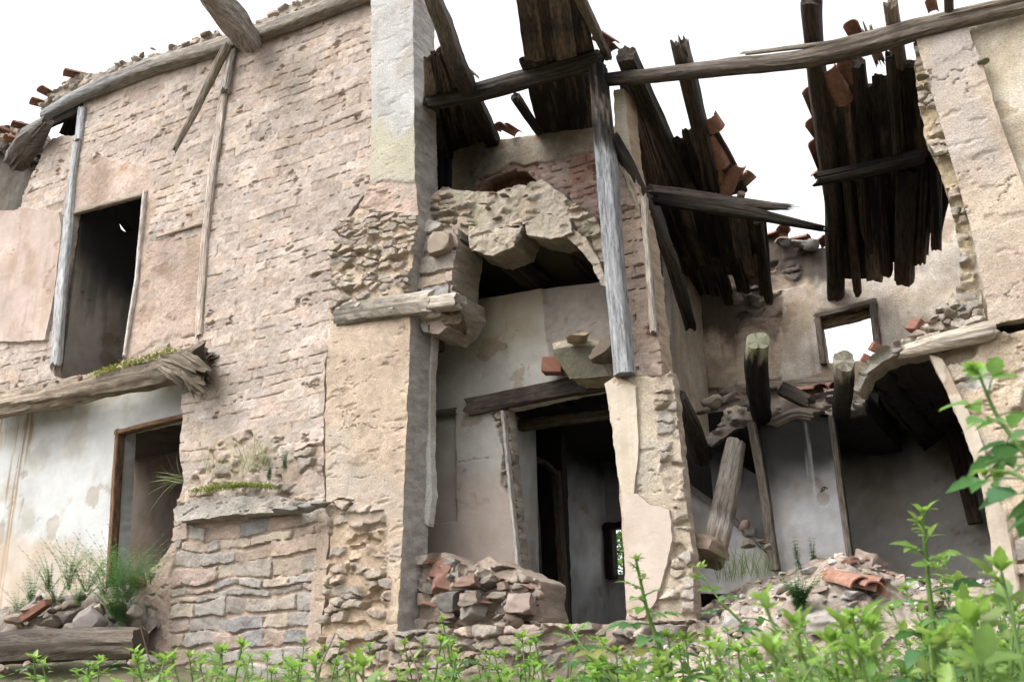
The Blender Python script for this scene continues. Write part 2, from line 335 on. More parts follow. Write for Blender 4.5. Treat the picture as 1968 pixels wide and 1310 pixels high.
# ------------------------------------------------------------------ timber
CHAR, BRN, WTH, PALE, OLD = (.011, .010, .0095), (.075, .05, .034), (.24, .21, .175), (.345, .355, .37), (.19, .16, .12)
def timber(name, pts, r, cols=((0, CHAR), (1, CHAR)), sq=2.0, ry=None, up=None, rough=.12, seed=None, parent=None, spl=.04, label=None, cat=None, group=None, nseg=30, bend=.008, streak=.4, mix2=BRN):
    seed = rnd.randint(0, 999) if seed is None else seed
    pts = np.array(pts, float); L = np.concatenate([[0], np.cumsum(np.linalg.norm(np.diff(pts, axis=0), axis=1))]); T = L[-1]
    r = np.array(r if np.ndim(r) else [r]*len(pts), float); ry = r if ry is None else np.array(ry if np.ndim(ry) else [ry]*len(pts), float)
    step = min(.05, max(.02, r.max()*.5)); n = max(3, int(T/step)+1); s = np.linspace(0, T, n)
    t = s/T
    c = np.stack([np.interp(s, L, pts[:, k]) for k in range(3)], 1)
    if len(pts) > 2:                                 # soften the corners
        for _ in range(6):
            c[1:-1] = .25*c[:-2]+.5*c[1:-1]+.25*c[2:]
    R1 = np.interp(s, L, r); R2 = np.interp(s, L, ry)
    d = np.gradient(c, axis=0); d /= np.linalg.norm(d, axis=1)[:, None]
    upv = np.array(up if up is not None else ((0, 0, 1) if abs(d[0, 2]) < .9 else (0, -1, 0)), float)
    a = np.cross(d, upv); a /= np.linalg.norm(a, axis=1)[:, None]; b = np.cross(a, d)
    th = np.linspace(0, 2*pi, nseg, endpoint=False)
    ct, st = np.cos(th), np.sin(th); rad = (np.abs(ct)**sq+np.abs(st)**sq)**(-1/sq)
    TH, S = np.meshgrid(th, s); ca, sa = np.cos(TH), np.sin(TH)
    nz = fbm(ca*1.5+S*.5+seed, sa*1.5+S*.35, .5, 3, seed % 50)*2*rough + fbm(ca*5+seed*3, sa*5+S*.5, .5, 3, seed % 40)*1.6*rough + fbm(ca*14+seed, sa*14+S*.9, .5, 2, seed % 30)*.9*rough + fbm(S*1.0+seed, ca*.6, .22, 3, 6)*.9*rough
    rr = rad[None, :]*(1+nz)
    wob = fbm(s, s*0+seed, .7, 2, 1)*bend*2; wob2 = fbm(s, s*0+seed+9, .7, 2, 2)*bend*2
    c = c+a*wob[:, None]+b*wob2[:, None]
    ex = np.zeros((n, nseg))
    if spl:
        kf = 2 if spl > .05 else .5; ex[-1] = fbm(ca[-1]*kf+seed, sa[-1]*kf, .4, 3, 7)*2*spl*2; ex[0] = fbm(ca[0]*kf+seed, sa[0]*kf, .4, 3, 8)*2*spl*2
        ex[1] += ex[0]*.5; ex[-2] += ex[-1]*.5
    V = c[:, None, :]+a[:, None, :]*(ca*rr*R1[:, None])[..., None]+b[:, None, :]*(sa*rr*R2[:, None])[..., None]+d[:, None, :]*ex[..., None]
    cp = np.array([q[0] for q in cols]); cc = np.array([q[1] for q in cols])
    tt = np.clip(t[:, None]+fbm(ca*2+seed, S*.8, .5, 3, 4)*.25, 0, 1)
    Cv = np.stack([np.interp(tt, cp, cc[:, k]) for k in range(3)], -1)
    sm = ss(.02, .16, fbm(ca*6+seed, sa*6+S*.5, .6, 4, 11))[..., None]*streak
    Cv = Cv*(1-sm)+np.array(mix2)*sm
    uvw = np.stack([TH*R1[:, None], S, np.full_like(S, seed*.37)], -1)
    i = np.arange(n-1)[:, None]*nseg; j = np.arange(nseg)[None, :]; j2 = (j+1) % nseg
    f = np.stack([i+j, i+nseg+j, i+nseg+j2, i+j2], -1).reshape(-1, 4)
    # end caps: inner ring and centre
    V = V.reshape(-1, 3); Cv = Cv.reshape(-1, 3); uvw = uvw.reshape(-1, 3); nV = len(V); tri = []
    for end in (0, 1):
        k0 = 0 if end == 0 else (n-1)*nseg; ctr = V[k0:k0+nseg].mean(0); inn = ctr+(V[k0:k0+nseg]-ctr)*.55+(d[0] if end == 0 else -d[-1])*spl*.3
        b0 = len(V); V = np.concatenate([V, inn, [ctr]]); Cv = np.concatenate([Cv, Cv[k0:k0+nseg]*.9, [Cv[k0]*.8]]); 
        uvw = np.concatenate([uvw, (inn-ctr)*6, [[0, 0, 0]]])
        jj = np.arange(nseg); j2_ = (jj+1) % nseg
        o4 = np.stack([k0+jj, b0+jj, b0+j2_, k0+j2_], 1); o3 = np.stack([b0+jj, np.full(nseg, b0+nseg), b0+j2_], 1)
        f = np.concatenate([f, o4[:, ::-1] if end == 0 else o4]); tri.append(o3[:, ::-1] if end == 0 else o3)
    me = mkmesh(name, V, [f, np.concatenate(tri)], Cv, uvw, True, 50)
    o = link(name, me, M_WD, parent)
    return tag(o, label, cat, group)

# ================================================================== GROUND
def zf(x): return np.interp(x, [-30, -12.5, -9, -7, -5.7, -4.5, -3, -1.5, -.5, 3, 20], [.9, .75, .55, .36, .3, .28, .28, .3, .35, .4, .4])
def zground(x, y):
    t = np.clip((y+9)/8.6, 0, 1); z = -1.55+(zf(x)+1.55)*t**1.25
    z = np.where(y < -9, -1.55-(-9-y)*.02, z)
    return np.where(y > 8, z*np.clip(1-(y-8)/30, 0, 1), z)
g = np.linspace(-1, 1, 240); gx = -5+np.sinh(g*4.2)*2.4; gy = np.sinh(g*4.2)*2.4
GX, GY = np.meshgrid(gx, gy, indexing='ij'); ux, uy = GX.ravel(), GY.ravel()
near = np.exp(-((ux+5)**2+uy**2)/150)
gz = zground(ux, uy)+fbm(ux, uy, .9, 5, 3)*.25*near+fbm(ux, uy, .2, 3, 5)*.1*near
gi = np.arange(240*240).reshape(240, 240); gq = np.stack([gi[:-1, :-1], gi[1:, :-1], gi[1:, 1:], gi[:-1, 1:]], -1).reshape(-1, 4)
gc = mixc(C3((.19, .15, .11)), C3((.13, .12, .07)), ss(-.1, .1, fbm(ux, uy, 1.5, 4, 9)))
tag(link('ground', mkmesh('ground', np.stack([ux, uy, gz], 1), [gq], gc), M_ST), kind='structure')

# ================================================================== LEFT HOUSE
Y1 = .12
# brick wall with the upper doorway ------------------------------------------------
door = [(143, 407), (279, 369), (262, 540), (240, 686), (180, 760), (104, 722), (120, 560)]
W1 = [(165, 195), (250, 155), (330, 120), (430, 85), (530, 50), (700, -6), (722, -14), (716, 200), (714, 350), (655, 430), (645, 600), (626, 700), (622, 850), (625, 985), (500, 990), (335, 1004), (338, 975), (352, 925), (346, 860), (350, 800), (346, 757), (395, 748), (405, 700), (330, 690), (240, 712), (105, 750), (0, 778), (-60, 792), (-60, 425), (0, 412), (40, 405), (43, 375), (60, 335), (72, 315), (82, 292), (100, 264), (145, 260), (152, 215)]
smooth_l = [(-80, 405), (45, 400), (118, 408), (122, 440), (108, 560), (88, 655), (40, 660), (-80, 655)]
surround = [(120, 430), (128, 330), (190, 300), (285, 322), (300, 385), (280, 470), (262, 600), (240, 700), (100, 720), (100, 640)]
panel = [(268, 470), (398, 452), (384, 640), (300, 655), (240, 700)]
foot = [(400, 840), (480, 830), (520, 870), (625, 850), (640, 1010), (330, 1010), (345, 930), (380, 900)]
def st_W1(pl, u, v):
    a = s_brick(u, v, 1)
    a = over(a, s_plaster(u, v, 5, (.45, .35, .29), 1.6, .25), msk(pl, surround, u, v, .02, .07, 3)*.95)
    b = s_plaster(u, v, 6, (.43, .33, .275), 1.8, .25); a = over(a, (b[0]+.005, b[1]), msk(pl, panel, u, v, .03, .05, 4)*.85)
    b = s_plaster(u, v, 8, (.46, .36, .31), .3, .12, .35, (.36, .25, .17)); a = over(a, (b[0]+.03, b[1]), msk(pl, smooth_l, u, v, .012, .03, 5, .15))
    f = s_rubble(u, v, 9, .2, .13, .06, (.40, .32, .25), .3); a = over(a, (f[0]-.01, f[1]), msk(pl, foot, u, v, .03, .07, 6)*ss(-.1, .05, fbm(u, v, .25, 3, 77)))
    return a
bw = wall('brick_wall', W1, FY(Y1), .1, st_W1, .0115, [door], .022, .1, 1, rimcol=(.42, .33, .26))
tag(bw, 'tall pink adobe brick wall with a dark upper doorway under the eave beam', 'wall')
wall('plaster_patch', [(-70, 408), (45, 403), (114, 410), (118, 440), (104, 560), (86, 652), (40, 656), (-70, 652)], FY(.075), .05, lambda p, u, v: s_plaster(u, v, 8, (.475, .385, .335), .4, .12, .45, (.37, .27, .20)), .014, (), .014, .12, 6, material=M_PL, parent=bw, rimcol=(.5, .46, .40), rimn=.004)
pf = [P(x, y, .10) for x, y in ((160, 207), (153, 268))]
timber('wall_post', pf, .06, ((0, PALE), (1, PALE)), 5, .05, rough=.08, parent=bw, mix2=WTH)
timber('door_post', [P(x, y, .10) for x, y in ((150, 276), (138, 350), (131, 440), (118, 560), (108, 702))], [.06, .055, .075, .085, .075], ((0, PALE), (1, (.36, .36, .36))), 5, .05, rough=.08, parent=bw, mix2=WTH)
timber('door_lintel', [P(143, 409, .14), P(282, 371, .14)], .035, ((0, (.30, .25, .2)), (1, (.3, .25, .2))), 4, rough=.08, parent=bw)
timber('door_frame', [P(281, 370, .12), P(266, 540, .12), P(243, 688, .12)], .022, ((0, (.5, .46, .42)), (1, (.5, .46, .42))), 5, .05, rough=.05, parent=bw, mix2=WTH)
timber('wall_post', [P(447, 98, .05), P(440, 130, .05), P(432, 176, .05)], [.045, .05, .045], ((0, (.38, .35, .32)), (1, (.35, .33, .30))), 2.6, rough=.15, parent=bw, mix2=WTH)
timber('wall_post', [P(430, 180, .10), P(418, 270, .10), P(406, 350, .10), P(395, 470, .11), P(383, 645, .12)], [.06, .065, .055, .05, .05], ((0, (.42, .36, .32)), (1, (.45, .37, .31))), 3, .04, rough=.15, parent=bw, mix2=WTH)
timber('tie_lath', [P(302, 455, .09), P(398, 425, .09)], .016, ((0, (.45, .36, .29)), (1, (.45, .36, .29))), 2.5, rough=.2, parent=bw)

# lower white wall, set back under the floor log -----------------------------------
W4 = [(-70, 770), (400, 700), (400, 1130), (300, 1150), (-70, 1290)]
def st_W4(pl, u, v):
    a = s_plaster(u, v, 11, (.545, .55, .54), .25, .08)
    m = msk(pl, [(-90, 760), (70, 780), (35, 1000), (-20, 1250), (-90, 1300)], u, v, .05, .1, 2)
    k = ss(-.02, .14, fbm(u*15, v*.35, .45, 4, 31)*.8+fbm(u*4, v*.2, .45, 3, 36)*.6)*m
    a = (a[0], mixc(a[1], C3((.30, .20, .10)), .85*k))
    m2 = msk(pl, [(-90, 1000), (200, 1060), (230, 1150), (-90, 1300)], u, v, .15, .25, 8); a = (a[0], mixc(a[1], C3((.46, .34, .24)), .6*m2))
    m3 = msk(pl, [(130, 760), (330, 710), (330, 745), (160, 795)], u, v, .1, .25, 9); a = (a[0], mixc(a[1], C3((.36, .32, .2)), .5*m3))
    cr = np.abs(fbm(u*.25, v*1.5, .22, 3, 41)); a = (a[0]-.006*(1-ss(0, .012, cr))*ss(.1, .2, fbm(u, v, .6, 2, 42)), a[1]); return a
pw = wall('plaster_wall', W4, FY(.5), .2, st_W4, .022, [[(219, 1140), (237, 826), (380, 795), (380, 1140)]], 0, material=M_PL, seed=4)
tag(pw, 'white plaster wall streaked with rust brown stains below the mossy floor log', 'wall')
fr = tag(bpy.data.objects.new('door_frame', None)); COL.objects.link(fr); fr.parent = pw
RB = (.17, .10, .062)
timber('jamb', [P(231, 826, .45), P(222, 960, .45), P(212, 1130, .45)], .03, ((0, RB), (1, RB)), 6, .06, rough=.04, parent=fr, spl=0)
timber('head', [P(226, 832, .45), P(360, 800, .45)], .03, ((0, RB), (1, RB)), 6, .06, rough=.04, parent=fr, spl=0, up=(0, -1, 0))
# stone base wall under the ledge
W3 = [(338, 1000), (420, 985), (640, 968), (632, 1080), (622, 1200), (612, 1345), (230, 1345), (246, 1230), (262, 1150), (282, 1105), (325, 1065), (336, 1030)]
def st_W3(pl, u, v):
    a = s_course(u, v, 3)
    b = s_render(u, v, 22, (.40, .31, .25), 1.3); a = over(a, (b[0]+.03, b[1]), msk(pl, [(228, 1360), (240, 1200), (290, 1090), (345, 1040), (330, 1140), (328, 1240), (335, 1360)], u, v, .02, .05, 3))
    b = s_render(u, v, 23, (.43, .34, .27), .8); a = over(a, (b[0]+.03, b[1]), msk(pl, [(618, 985), (645, 980), (640, 1360), (588, 1360), (598, 1150), (612, 1050)], u, v, .015, .03, 4))
    return a
sw = wall('stone_wall', W3, FY(.13), .35, st_W3, .0105, (), .03, .15, 7, rimcol=(.38, .3, .24))
tag(sw, 'coursed rubble stone wall under the grassy ledge, beside the fallen log', 'wall')
# interiors of the left house
INT = (.26, .23, .195)
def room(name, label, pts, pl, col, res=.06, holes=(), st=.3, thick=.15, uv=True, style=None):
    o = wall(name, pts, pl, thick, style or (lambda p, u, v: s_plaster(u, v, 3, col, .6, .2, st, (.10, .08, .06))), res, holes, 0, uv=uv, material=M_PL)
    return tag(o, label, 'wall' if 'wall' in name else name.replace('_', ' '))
def bx(x0, x1, z0, z1): return [(x0, z0), (x1, z0), (x1, z1), (x0, z1)]
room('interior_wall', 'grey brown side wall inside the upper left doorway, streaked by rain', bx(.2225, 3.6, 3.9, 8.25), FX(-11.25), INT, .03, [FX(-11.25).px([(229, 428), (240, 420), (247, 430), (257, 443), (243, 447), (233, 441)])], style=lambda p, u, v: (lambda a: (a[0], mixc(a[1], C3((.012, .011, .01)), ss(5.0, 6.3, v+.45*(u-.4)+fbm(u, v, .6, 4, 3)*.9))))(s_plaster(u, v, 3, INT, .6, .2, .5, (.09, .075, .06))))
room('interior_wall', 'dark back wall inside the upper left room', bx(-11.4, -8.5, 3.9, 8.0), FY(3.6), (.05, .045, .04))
room('shade_wall', 'black side wall between the left house and the burnt bay', [(.43, .4), (3.1, .4), (3.1, 6.9), (1.6, 6.6), (.43, 7.4)], FX(-6.32), (.013, .012, .011))  # black colour stands in for the shade of the void beside the pilaster
room('floor_slab', 'upper floor slab inside the left house', bx(-12.6, -5.9, .55, 3.6), Plane((0, 0, 3.75), (1, 0, 0), (0, -1, 0), (0, 0, -1)), (.12, .1, .08), uv=True).data.flip_normals()
for o in list(COL.objects):
    if o.name.startswith('floor_slab'):
        for vv in o.data.vertices: vv.co.y *= -1
rp = P3(P(100, 205, .2), P(700, -8, .2), np.array([-8.0, 3.6, 7.75]))
c4 = [(-12.4, .0), (-6.1, .0)]
def roofsheet(name, label, pts3, thick=.08, col=(.03, .027, .024)):
    V = [np.array(p) for p in pts3]; n = np.cross(V[1]-V[0], V[2]-V[0]); n /= np.linalg.norm(n); n = n if n[2] > 0 else -n
    k = len(V); A = np.array(V+[p+n*thick for p in V]); bm = bmesh.new(); vs = [bm.verts.new(p) for p in A]
    bm.faces.new(vs[:k]); bm.faces.new(vs[k:][::-1])
    for i in range(k): bm.faces.new((vs[i], vs[i+k], vs[(i+1) % k+k], vs[(i+1) % k]))
    bmesh.ops.recalc_face_normals(bm, faces=bm.faces); me = bpy.data.meshes.new(name); bm.to_mesh(me); bm.free()
    a = me.attributes.new('Col', 'FLOAT_COLOR', 'POINT'); a.data.foreach_set('color', list((*col, 1))*len(me.vertices))
    return tag(link(name, me, M_ST), label, 'roof')
roofsheet('roof', 'dark roof boarding over the upper left room', [(-11.42, .34, 8.35), (-8.6, .34, 8.15), (-8.6, 3.75, 7.95), (-11.42, 3.75, 8.0)])  # unseen roof part, sized only to keep the room behind the doorway dark
room('interior_wall', 'brown back wall seen through the lower left doorway', bx(-12.6, -5.8, .3, 3.8), FY(2.6), (.21, .165, .135), .05)
# eave beam, floor log, posts and loose poles
timber('eave_beam', [P(84, 222, .02), P(160, 180, .02), P(300, 125, .04), P(430, 88, .05), P(480, 72, .05), P(600, 28, .05), P(725, -20, .05)], [.07, .09, .10, .10, .1, .09, .09], ((0, (.22, .23, .24)), (.5, WTH), (1, WTH)), 3.2, rough=.10, label='long grey eave beam along the top of the brick wall', cat='beam', mix2=(.14, .13, .12))
timber('rafter_end', [P(478, 82, -.05), P(448, 45, -.5), P(392, -30, -1.25)], [.15, .17, .12], ((0, (.24, .22, .2)), (.6, (.3, .28, .26)), (1, (.3, .28, .26))), 2.6, rough=.2, spl=.06, label='thick weathered log jutting out over the eave beam', cat='log', mix2=OLD)
timber('loose_pole', [P(437, 88, -.03), P(400, 160, -.06), P(372, 220, -.1), P(333, 290, -.14)], [.06, .05, .045, .035], ((0, OLD), (1, (.26, .23, .19))), 2, rough=.18, bend=.012, label='thin grey pole hanging down across the brick wall from the eave', cat='pole')
fl = timber('floor_log', [P(-40, 790, .12), P(60, 768, .12), P(200, 738, .10), P(330, 712, .05), P(398, 690, .0)], [.15, .15, .15, .16, .17], ((0, (.27, .22, .165)), (.6, (.23, .185, .14)), (.85, (.15, .12, .095)), (1, (.13, .105, .085))), 2.3, rough=.24, spl=.12, label='mossy floor log with a splintered end below the upper doorway', cat='log', mix2=(.10, .085, .065))
timber('stump', [P(318, 695, .02), P(350, 700, -.06), P(392, 722, -.1)], [.12, .16, .10], ((0, (.2, .16, .12)), (.6, (.15, .12, .09)), (1, (.11, .088, .068))), 2.4, rough=.4, spl=.16, parent=fl, mix2=(.06, .05, .04))
for i, (p_, q_) in enumerate([((306, 704), (352, 742)), ((312, 694), (394, 752)), ((340, 684), (388, 730)), ((350, 676), (406, 720)), ((340, 700), (372, 756))]):
    timber('splinter', [P(*p_, -.10), P((p_[0]+q_[0])/2, (p_[1]+q_[1])/2-4, -.17), P(*q_, -.08-.02*(i % 3))], [.03, .04, .018], ((0, (.2, .165, .125)), (1, (.16, .13, .10))), 2.4, rough=.35, spl=.08, parent=fl, mix2=(.07, .055, .045))
# left neighbour eave
timber('eave_log', [P(92, 232, -.15), P(60, 270, .0), P(28, 310, .2)], [.07, .17, .15], ((0, (.15, .14, .13)), (1, (.12, .1, .09))), 2.3, rough=.22, label='short dark log under the broken eave at the far left', cat='log')
timber('soffit_board', [P(95, 225, .3), P(165, 195, .3)], .06, ((0, CHAR), (1, CHAR)), 5, .2, label='black soffit board below the left end of the eave beam', cat='board')
timber('soffit_board', [P(130, 262, .5), P(160, 200, .3)], .12, ((0, CHAR), (1, CHAR)), 5, .03, label='black slanting board beside the pale post at the eave', cat='board')
def st_far(pl, u, v):
    return s_plaster(u, v, 17, (.14, .12, .10), 1.5, .4, .5, (.04, .035, .03))
tag(wall('far_wall', [(-70, 250), (10, 262), (50, 300), (75, 318), (60, 360), (40, 420), (-70, 430)], FY(.6), .2, st_far, .04, (), .03), 'dark shadowed wall at the far left edge behind the broken brickwork', 'wall')

def st_er(pl, u, v): return s_rubble(u, v, 47, .16, .1, .07, (.34, .29, .24), .25)
tag(wall('eave_rubble', [(88, 222), (78, 196), (110, 176), (150, 142), (200, 140), (260, 112), (330, 98), (420, 62), (436, 80), (330, 118), (200, 165), (100, 215)], FY(.16), .5, st_er, .018, (), .045, .14, 61, rimn=.04), 'crumbling masonry on top of the eave beam, left of the jutting log', 'masonry')
tag(wall('eave_rubble', [(486, 70), (490, 40), (540, 18), (600, -4), (640, -24), (740, -60), (740, -10), (600, 34), (500, 68)], FY(.16), .5, st_er, .018, (), .045, .14, 62, rimn=.04), 'crumbling masonry on top of the eave beam, between jutting log and pilaster', 'masonry')
tag(wall('eave_rubble', [(-80, 236), (8, 246), (40, 236), (66, 268), (94, 300), (84, 330), (40, 320), (0, 286), (-80, 290)], FY(.4), .5, lambda p, u, v: s_rubble(u, v, 48, .16, .1, .07, (.09, .075, .06), .25, (.1, .08, .065)), .02, (), .04, .14, 63, rimn=.04), 'dark earthy remains of the low roof at the far left edge', 'masonry')

# ================================================================== PILASTER (front plane)
W2 = [(714, -60), (795, -60), (796, 120), (799, 350), (806, 440), (795, 500), (790, 560), (786, 700), (778, 900), (772, 1050), (764, 1200), (762, 1340), (606, 1340), (622, 1160), (636, 1000), (625, 960), (624, 850), (628, 700), (640, 600), (637, 500), (648, 432), (680, 415), (700, 385), (712, 350), (716, 200)]
def st_W2(pl, u, v):
    a = s_render(u, v, 31, (.475, .375, .285), .7)
    m = msk(pl, [(700, -80), (820, -80), (820, 352), (700, 352)], u, v, .02, .025, 3)
    b = s_render(u, v, 32, (.43, .415, .39), .35); b = (b[0], mixc(b[1], C3((.50, .495, .475)), ss(-.05, .15, fbm(u, v, .5, 4, 33))*.8)); b = (b[0], mixc(b[1], C3((.46, .42, .31)), msk(pl, [(690, 250), (830, 250), (830, 352), (690, 352)], u, v, .1, .2, 9)*.8))
    a = over(a, (b[0]+.015, b[1]), m)
    r = s_rubble(u, v, 33, .15, .075, .07, (.44, .355, .27), .2); a = over(a, (r[0]+.01, r[1]), msk(pl, [(620, 435), (700, 390), (815, 400), (815, 600), (600, 600)], u, v, .02, .035, 5))
    t = s_render(u, v, 36, (.44, .33, .27), 1.2); a = over(a, t, msk(pl, [(690, 350), (815, 350), (815, 415), (690, 400)], u, v, .02, .03, 6))
    r = s_rubble(u, v, 35, .19, .11, .085, (.46, .355, .255), .3); a = over(a, (r[0]-.02, r[1]), msk(pl, [(600, 1000), (655, 960), (735, 985), (742, 1080), (748, 1345), (600, 1345)], u, v, .02, .09, 7))
    a = (a[0], mixc(a[1], C3((.40, .345, .30)), .5*msk(pl, [(600, 880), (790, 930), (790, 1010), (600, 1000)], u, v, .08, .2, 8))); return a
pil = wall('stone_pilaster', W2, FY(0), .42, st_W2, .0105, (), .012, .1, 11, rimcol=(.42, .395, .37), rimn=.012, rimseg=.03)
wall('plaster_lining', [(818, 636), (834, 640), (828, 720), (826, 860), (830, 950), (822, 1010), (812, 1000), (812, 700)], FY(.36), .1, flat((.60, .585, .55), 37, .4), .012, (), .006, parent=pil)
tag(pil, 'tall stone pilaster, whitewashed at the top and ochre below, beside the burnt bay', 'pilaster')
# narrow cream edge of the room wall behind the pilaster
# slate/wood ledge on the pilaster
timber('ledge_plank', [P(644, 606, -.02), P(740, 592, -.06), P(830, 580, -.04)], [.028, .038, .045], ((0, (.17, .155, .13)), (.7, (.22, .195, .16)), (1, (.36, .32, .27))), 3, .11, up=(0, 0, 1), rough=.2, label='grey weathered plank ledge across the middle of the pilaster', cat='plank')
# flagstone ledge on the stone wall
def rockmesh(name, sx, sy, sz, seed, cuts=9, sub=3, nz=.10):
    bm = bmesh.new(); bmesh.ops.create_icosphere(bm, subdivisions=sub, radius=1.0); V = np.array([v.co[:] for v in bm.verts]); R = np.random.RandomState(seed)
    for k in range(cuts):
        n = R.randn(3); n /= np.linalg.norm(n); d = R.uniform(.45, .82); q = np.maximum(0, V@n-d); V = V-q[:, None]*n
    V *= (1+fbm(V[:, 0]+seed, V[:, 1]+V[:, 2]*.7, .7, 4, seed % 30)[:, None]*2*nz); V *= np.array([sx, sy, sz])
    for v, c in zip(bm.verts, V): v.co = c
    me = bpy.data.meshes.new(name); bm.to_mesh(me); bm.free()
    a = me.attributes.new('Col', 'FLOAT_COLOR', 'POINT'); a.data.foreach_set('color', [.4, .35, .3, 1]*len(me.vertices))
    me.polygons.foreach_set('use_smooth', [True]*len(me.polygons)); me.set_sharp_from_angle(angle=radians(35)); me.materials.append(M_RK)
    return me
M_R2 = M_RK.copy(); M_R2.name = 'pale_rubble'
for e_, c_ in zip([n for n in M_R2.node_tree.nodes if n.type == 'VALTORGB'][0].color_ramp.elements, [(.55, .50, .45), (.46, .36, .30), (.60, .56, .52), (.50, .40, .33), (.42, .33, .27), (.62, .60, .57)]): e_.color = (*c_, 1)
ROCK = [rockmesh('rock', *d, 20+i) for i, d in enumerate([(1, .8, .55), (1, .9, .4), (.9, .9, .7), (1.1, .7, .35), (1, 1, .8), (1.3, .8, .3), (.8, .8, .6), (1.2, .7, .5)])]
FLAT = [rockmesh('slab', *d, 60+i, 12) for i, d in enumerate([(1.2, .9, .22), (1, .8, .26), (1.4, .8, .2), (1, 1, .18)])]
M_RC = M_RK.copy(); M_RC.name = 'single_stone'
t_ = M_RC.node_tree; t_.links.new([n for n in t_.nodes if n.type == 'OBJECT_INFO'][0].outputs['Color'], [l for l in t_.links if l.from_node.type == 'VALTORGB'][0].to_socket)
PALE_R = []
def rock(p, s, label, group, name='rubble_stone', pool=None, tilt=.35, rz=None, me=None, cat='stone', color=None):
    me = me or rnd.choice(pool or ROCK)
    if color: me = me.copy(); me.materials.clear(); me.materials.append(M_RC)
    o = bpy.data.objects.new(name, me); COL.objects.link(o)
    if color: o.color = (*color, 1)
    o.location = p; o.scale = (s*rnd.uniform(.8, 1.2), s*rnd.uniform(.8, 1.2), s*rnd.uniform(.8, 1.15)); o.rotation_euler = (rnd.uniform(-tilt, tilt), rnd.uniform(-tilt, tilt), rnd.uniform(0, 6.3) if rz is None else rz)
    return tag(o, label, cat, group)
def blockmesh(name, sx, sy, sz, seed):
    bm = bmesh.new(); bmesh.ops.create_cube(bm, size=2); bmesh.ops.subdivide_edges(bm, edges=bm.edges[:], cuts=9, use_grid_fill=True); R = np.random.RandomState(seed)
    V = np.array([v.co[:] for v in bm.verts])
    for k in range(6):
        n = R.choice([-1, 1], 3)*R.uniform(.3, 1, 3); n /= np.linalg.norm(n); q = np.maximum(0, V@n-R.uniform(1.15, 1.4)); V = V-q[:, None]*n
    V = V*(1+fbm(V[:, 0]*1.1+seed+V[:, 2]*.7, V[:, 1]*1.1-V[:, 2], .6, 5, seed)[:, None]*.35)*(1+.12*V[:, [1, 2, 0]]*R.uniform(-1, 1, 3))*np.array([sx, sy, sz])
    for v, c in zip(bm.verts, V): v.co = c
    bmesh.ops.recalc_face_normals(bm, faces=bm.faces)
    me = bpy.data.meshes.new(name); bm.to_mesh(me); bm.free(); a = me.attributes.new('Col', 'FLOAT_COLOR', 'POINT'); a.data.foreach_set('color', [.4, .35, .3, 1]*len(me.vertices))
    me.polygons.foreach_set('use_smooth', [True]*len(me.polygons)); me.set_sharp_from_angle(angle=radians(40)); me.materials.append(M_RK); return me
BLOCK = [blockmesh('block', *d, 80+i) for i, d in enumerate([(1, .8, .7), (1.2, .8, .45), (.9, .9, .9)])]
for (x, y, s), lb in zip([(552, 980, .17), (592, 975, .17), (618, 968, .13)], ['flat grey flagstone on the ledge, leftmost of three below the grassy brickwork', 'flat grey flagstone in the middle of three on the ledge', 'small flat flagstone on the ledge, nearest the pilaster']):
    rock(P(x, y, -.07), s*1.15, lb, 'flagstones on the stone ledge', 'flagstone', color=(.34, .335, .31), tilt=.06, rz=rnd.uniform(-.2, .2), pool=FLAT[:2], cat='slab')
LED = [(331, 978), (352, 962), (440, 955), (530, 952), (560, 962), (560, 982), (440, 990), (335, 1003)]
def st_led(pl, u, v):
    a = s_render(u, v, 44, (.37, .34, .30), 1.3); return a
tag(wall('stone_ledge', LED, FY(-.06), .22, st_led, .0105, (), .02, .1, 5, rimcol=(.36, .33, .29)), 'long mortared ledge on top of the coursed stone wall', 'ledge')

# ================================================================== MIDDLE BAY
# chimney breast, back wall of the upper bay
WC = [(872, 292), (905, 282), (965, 268), (1060, 258), (1140, 248), (1215, 240), (1230, 480), (1010, 470), (870, 400)]
def st_WC(pl, u, v):
    a = s_brick(u, v, 41, .085, .24, (.42, .30, .25), .03, .08); 
    red = ss(.02, .14, fbm(u, v, .25, 4, 45)); a = (a[0], mixc(a[1], C3((.40, .20, .145)), red*.55))
    b = s_plaster(u, v, 42, (.40, .35, .285), 1.4, .3); a = over(a, (b[0]+.025, b[1]), msk(pl, [(860, 260), (1150, 230), (1150, 290), (1060, 310), (985, 318), (930, 340), (900, 385), (860, 400)], u, v, .015, .07, 3))
    hole = msk(pl, [(918, 372), (940, 345), (985, 330), (1012, 334), (1030, 350), (1005, 375)], u, v, .015, .03, 4); return a[0]-.16*hole, mixc(a[1], C3((.16, .075, .055)), hole)
tag(wall('chimney_breast', WC, FY(1.6), .3, st_WC, .014, (), .03, .15, 13), 'broken brick chimney breast with an arched red hole at the back of the burnt bay', 'chimney breast')
room('shade_wall', 'black wall standing for the shade in the gap between pilaster and chimney breast', bx(-8.2, -4.6, 4.6, 6.95), FY(3.1), (.016, .015, .014), .08)  # black sheet gives the void its darkness by colour
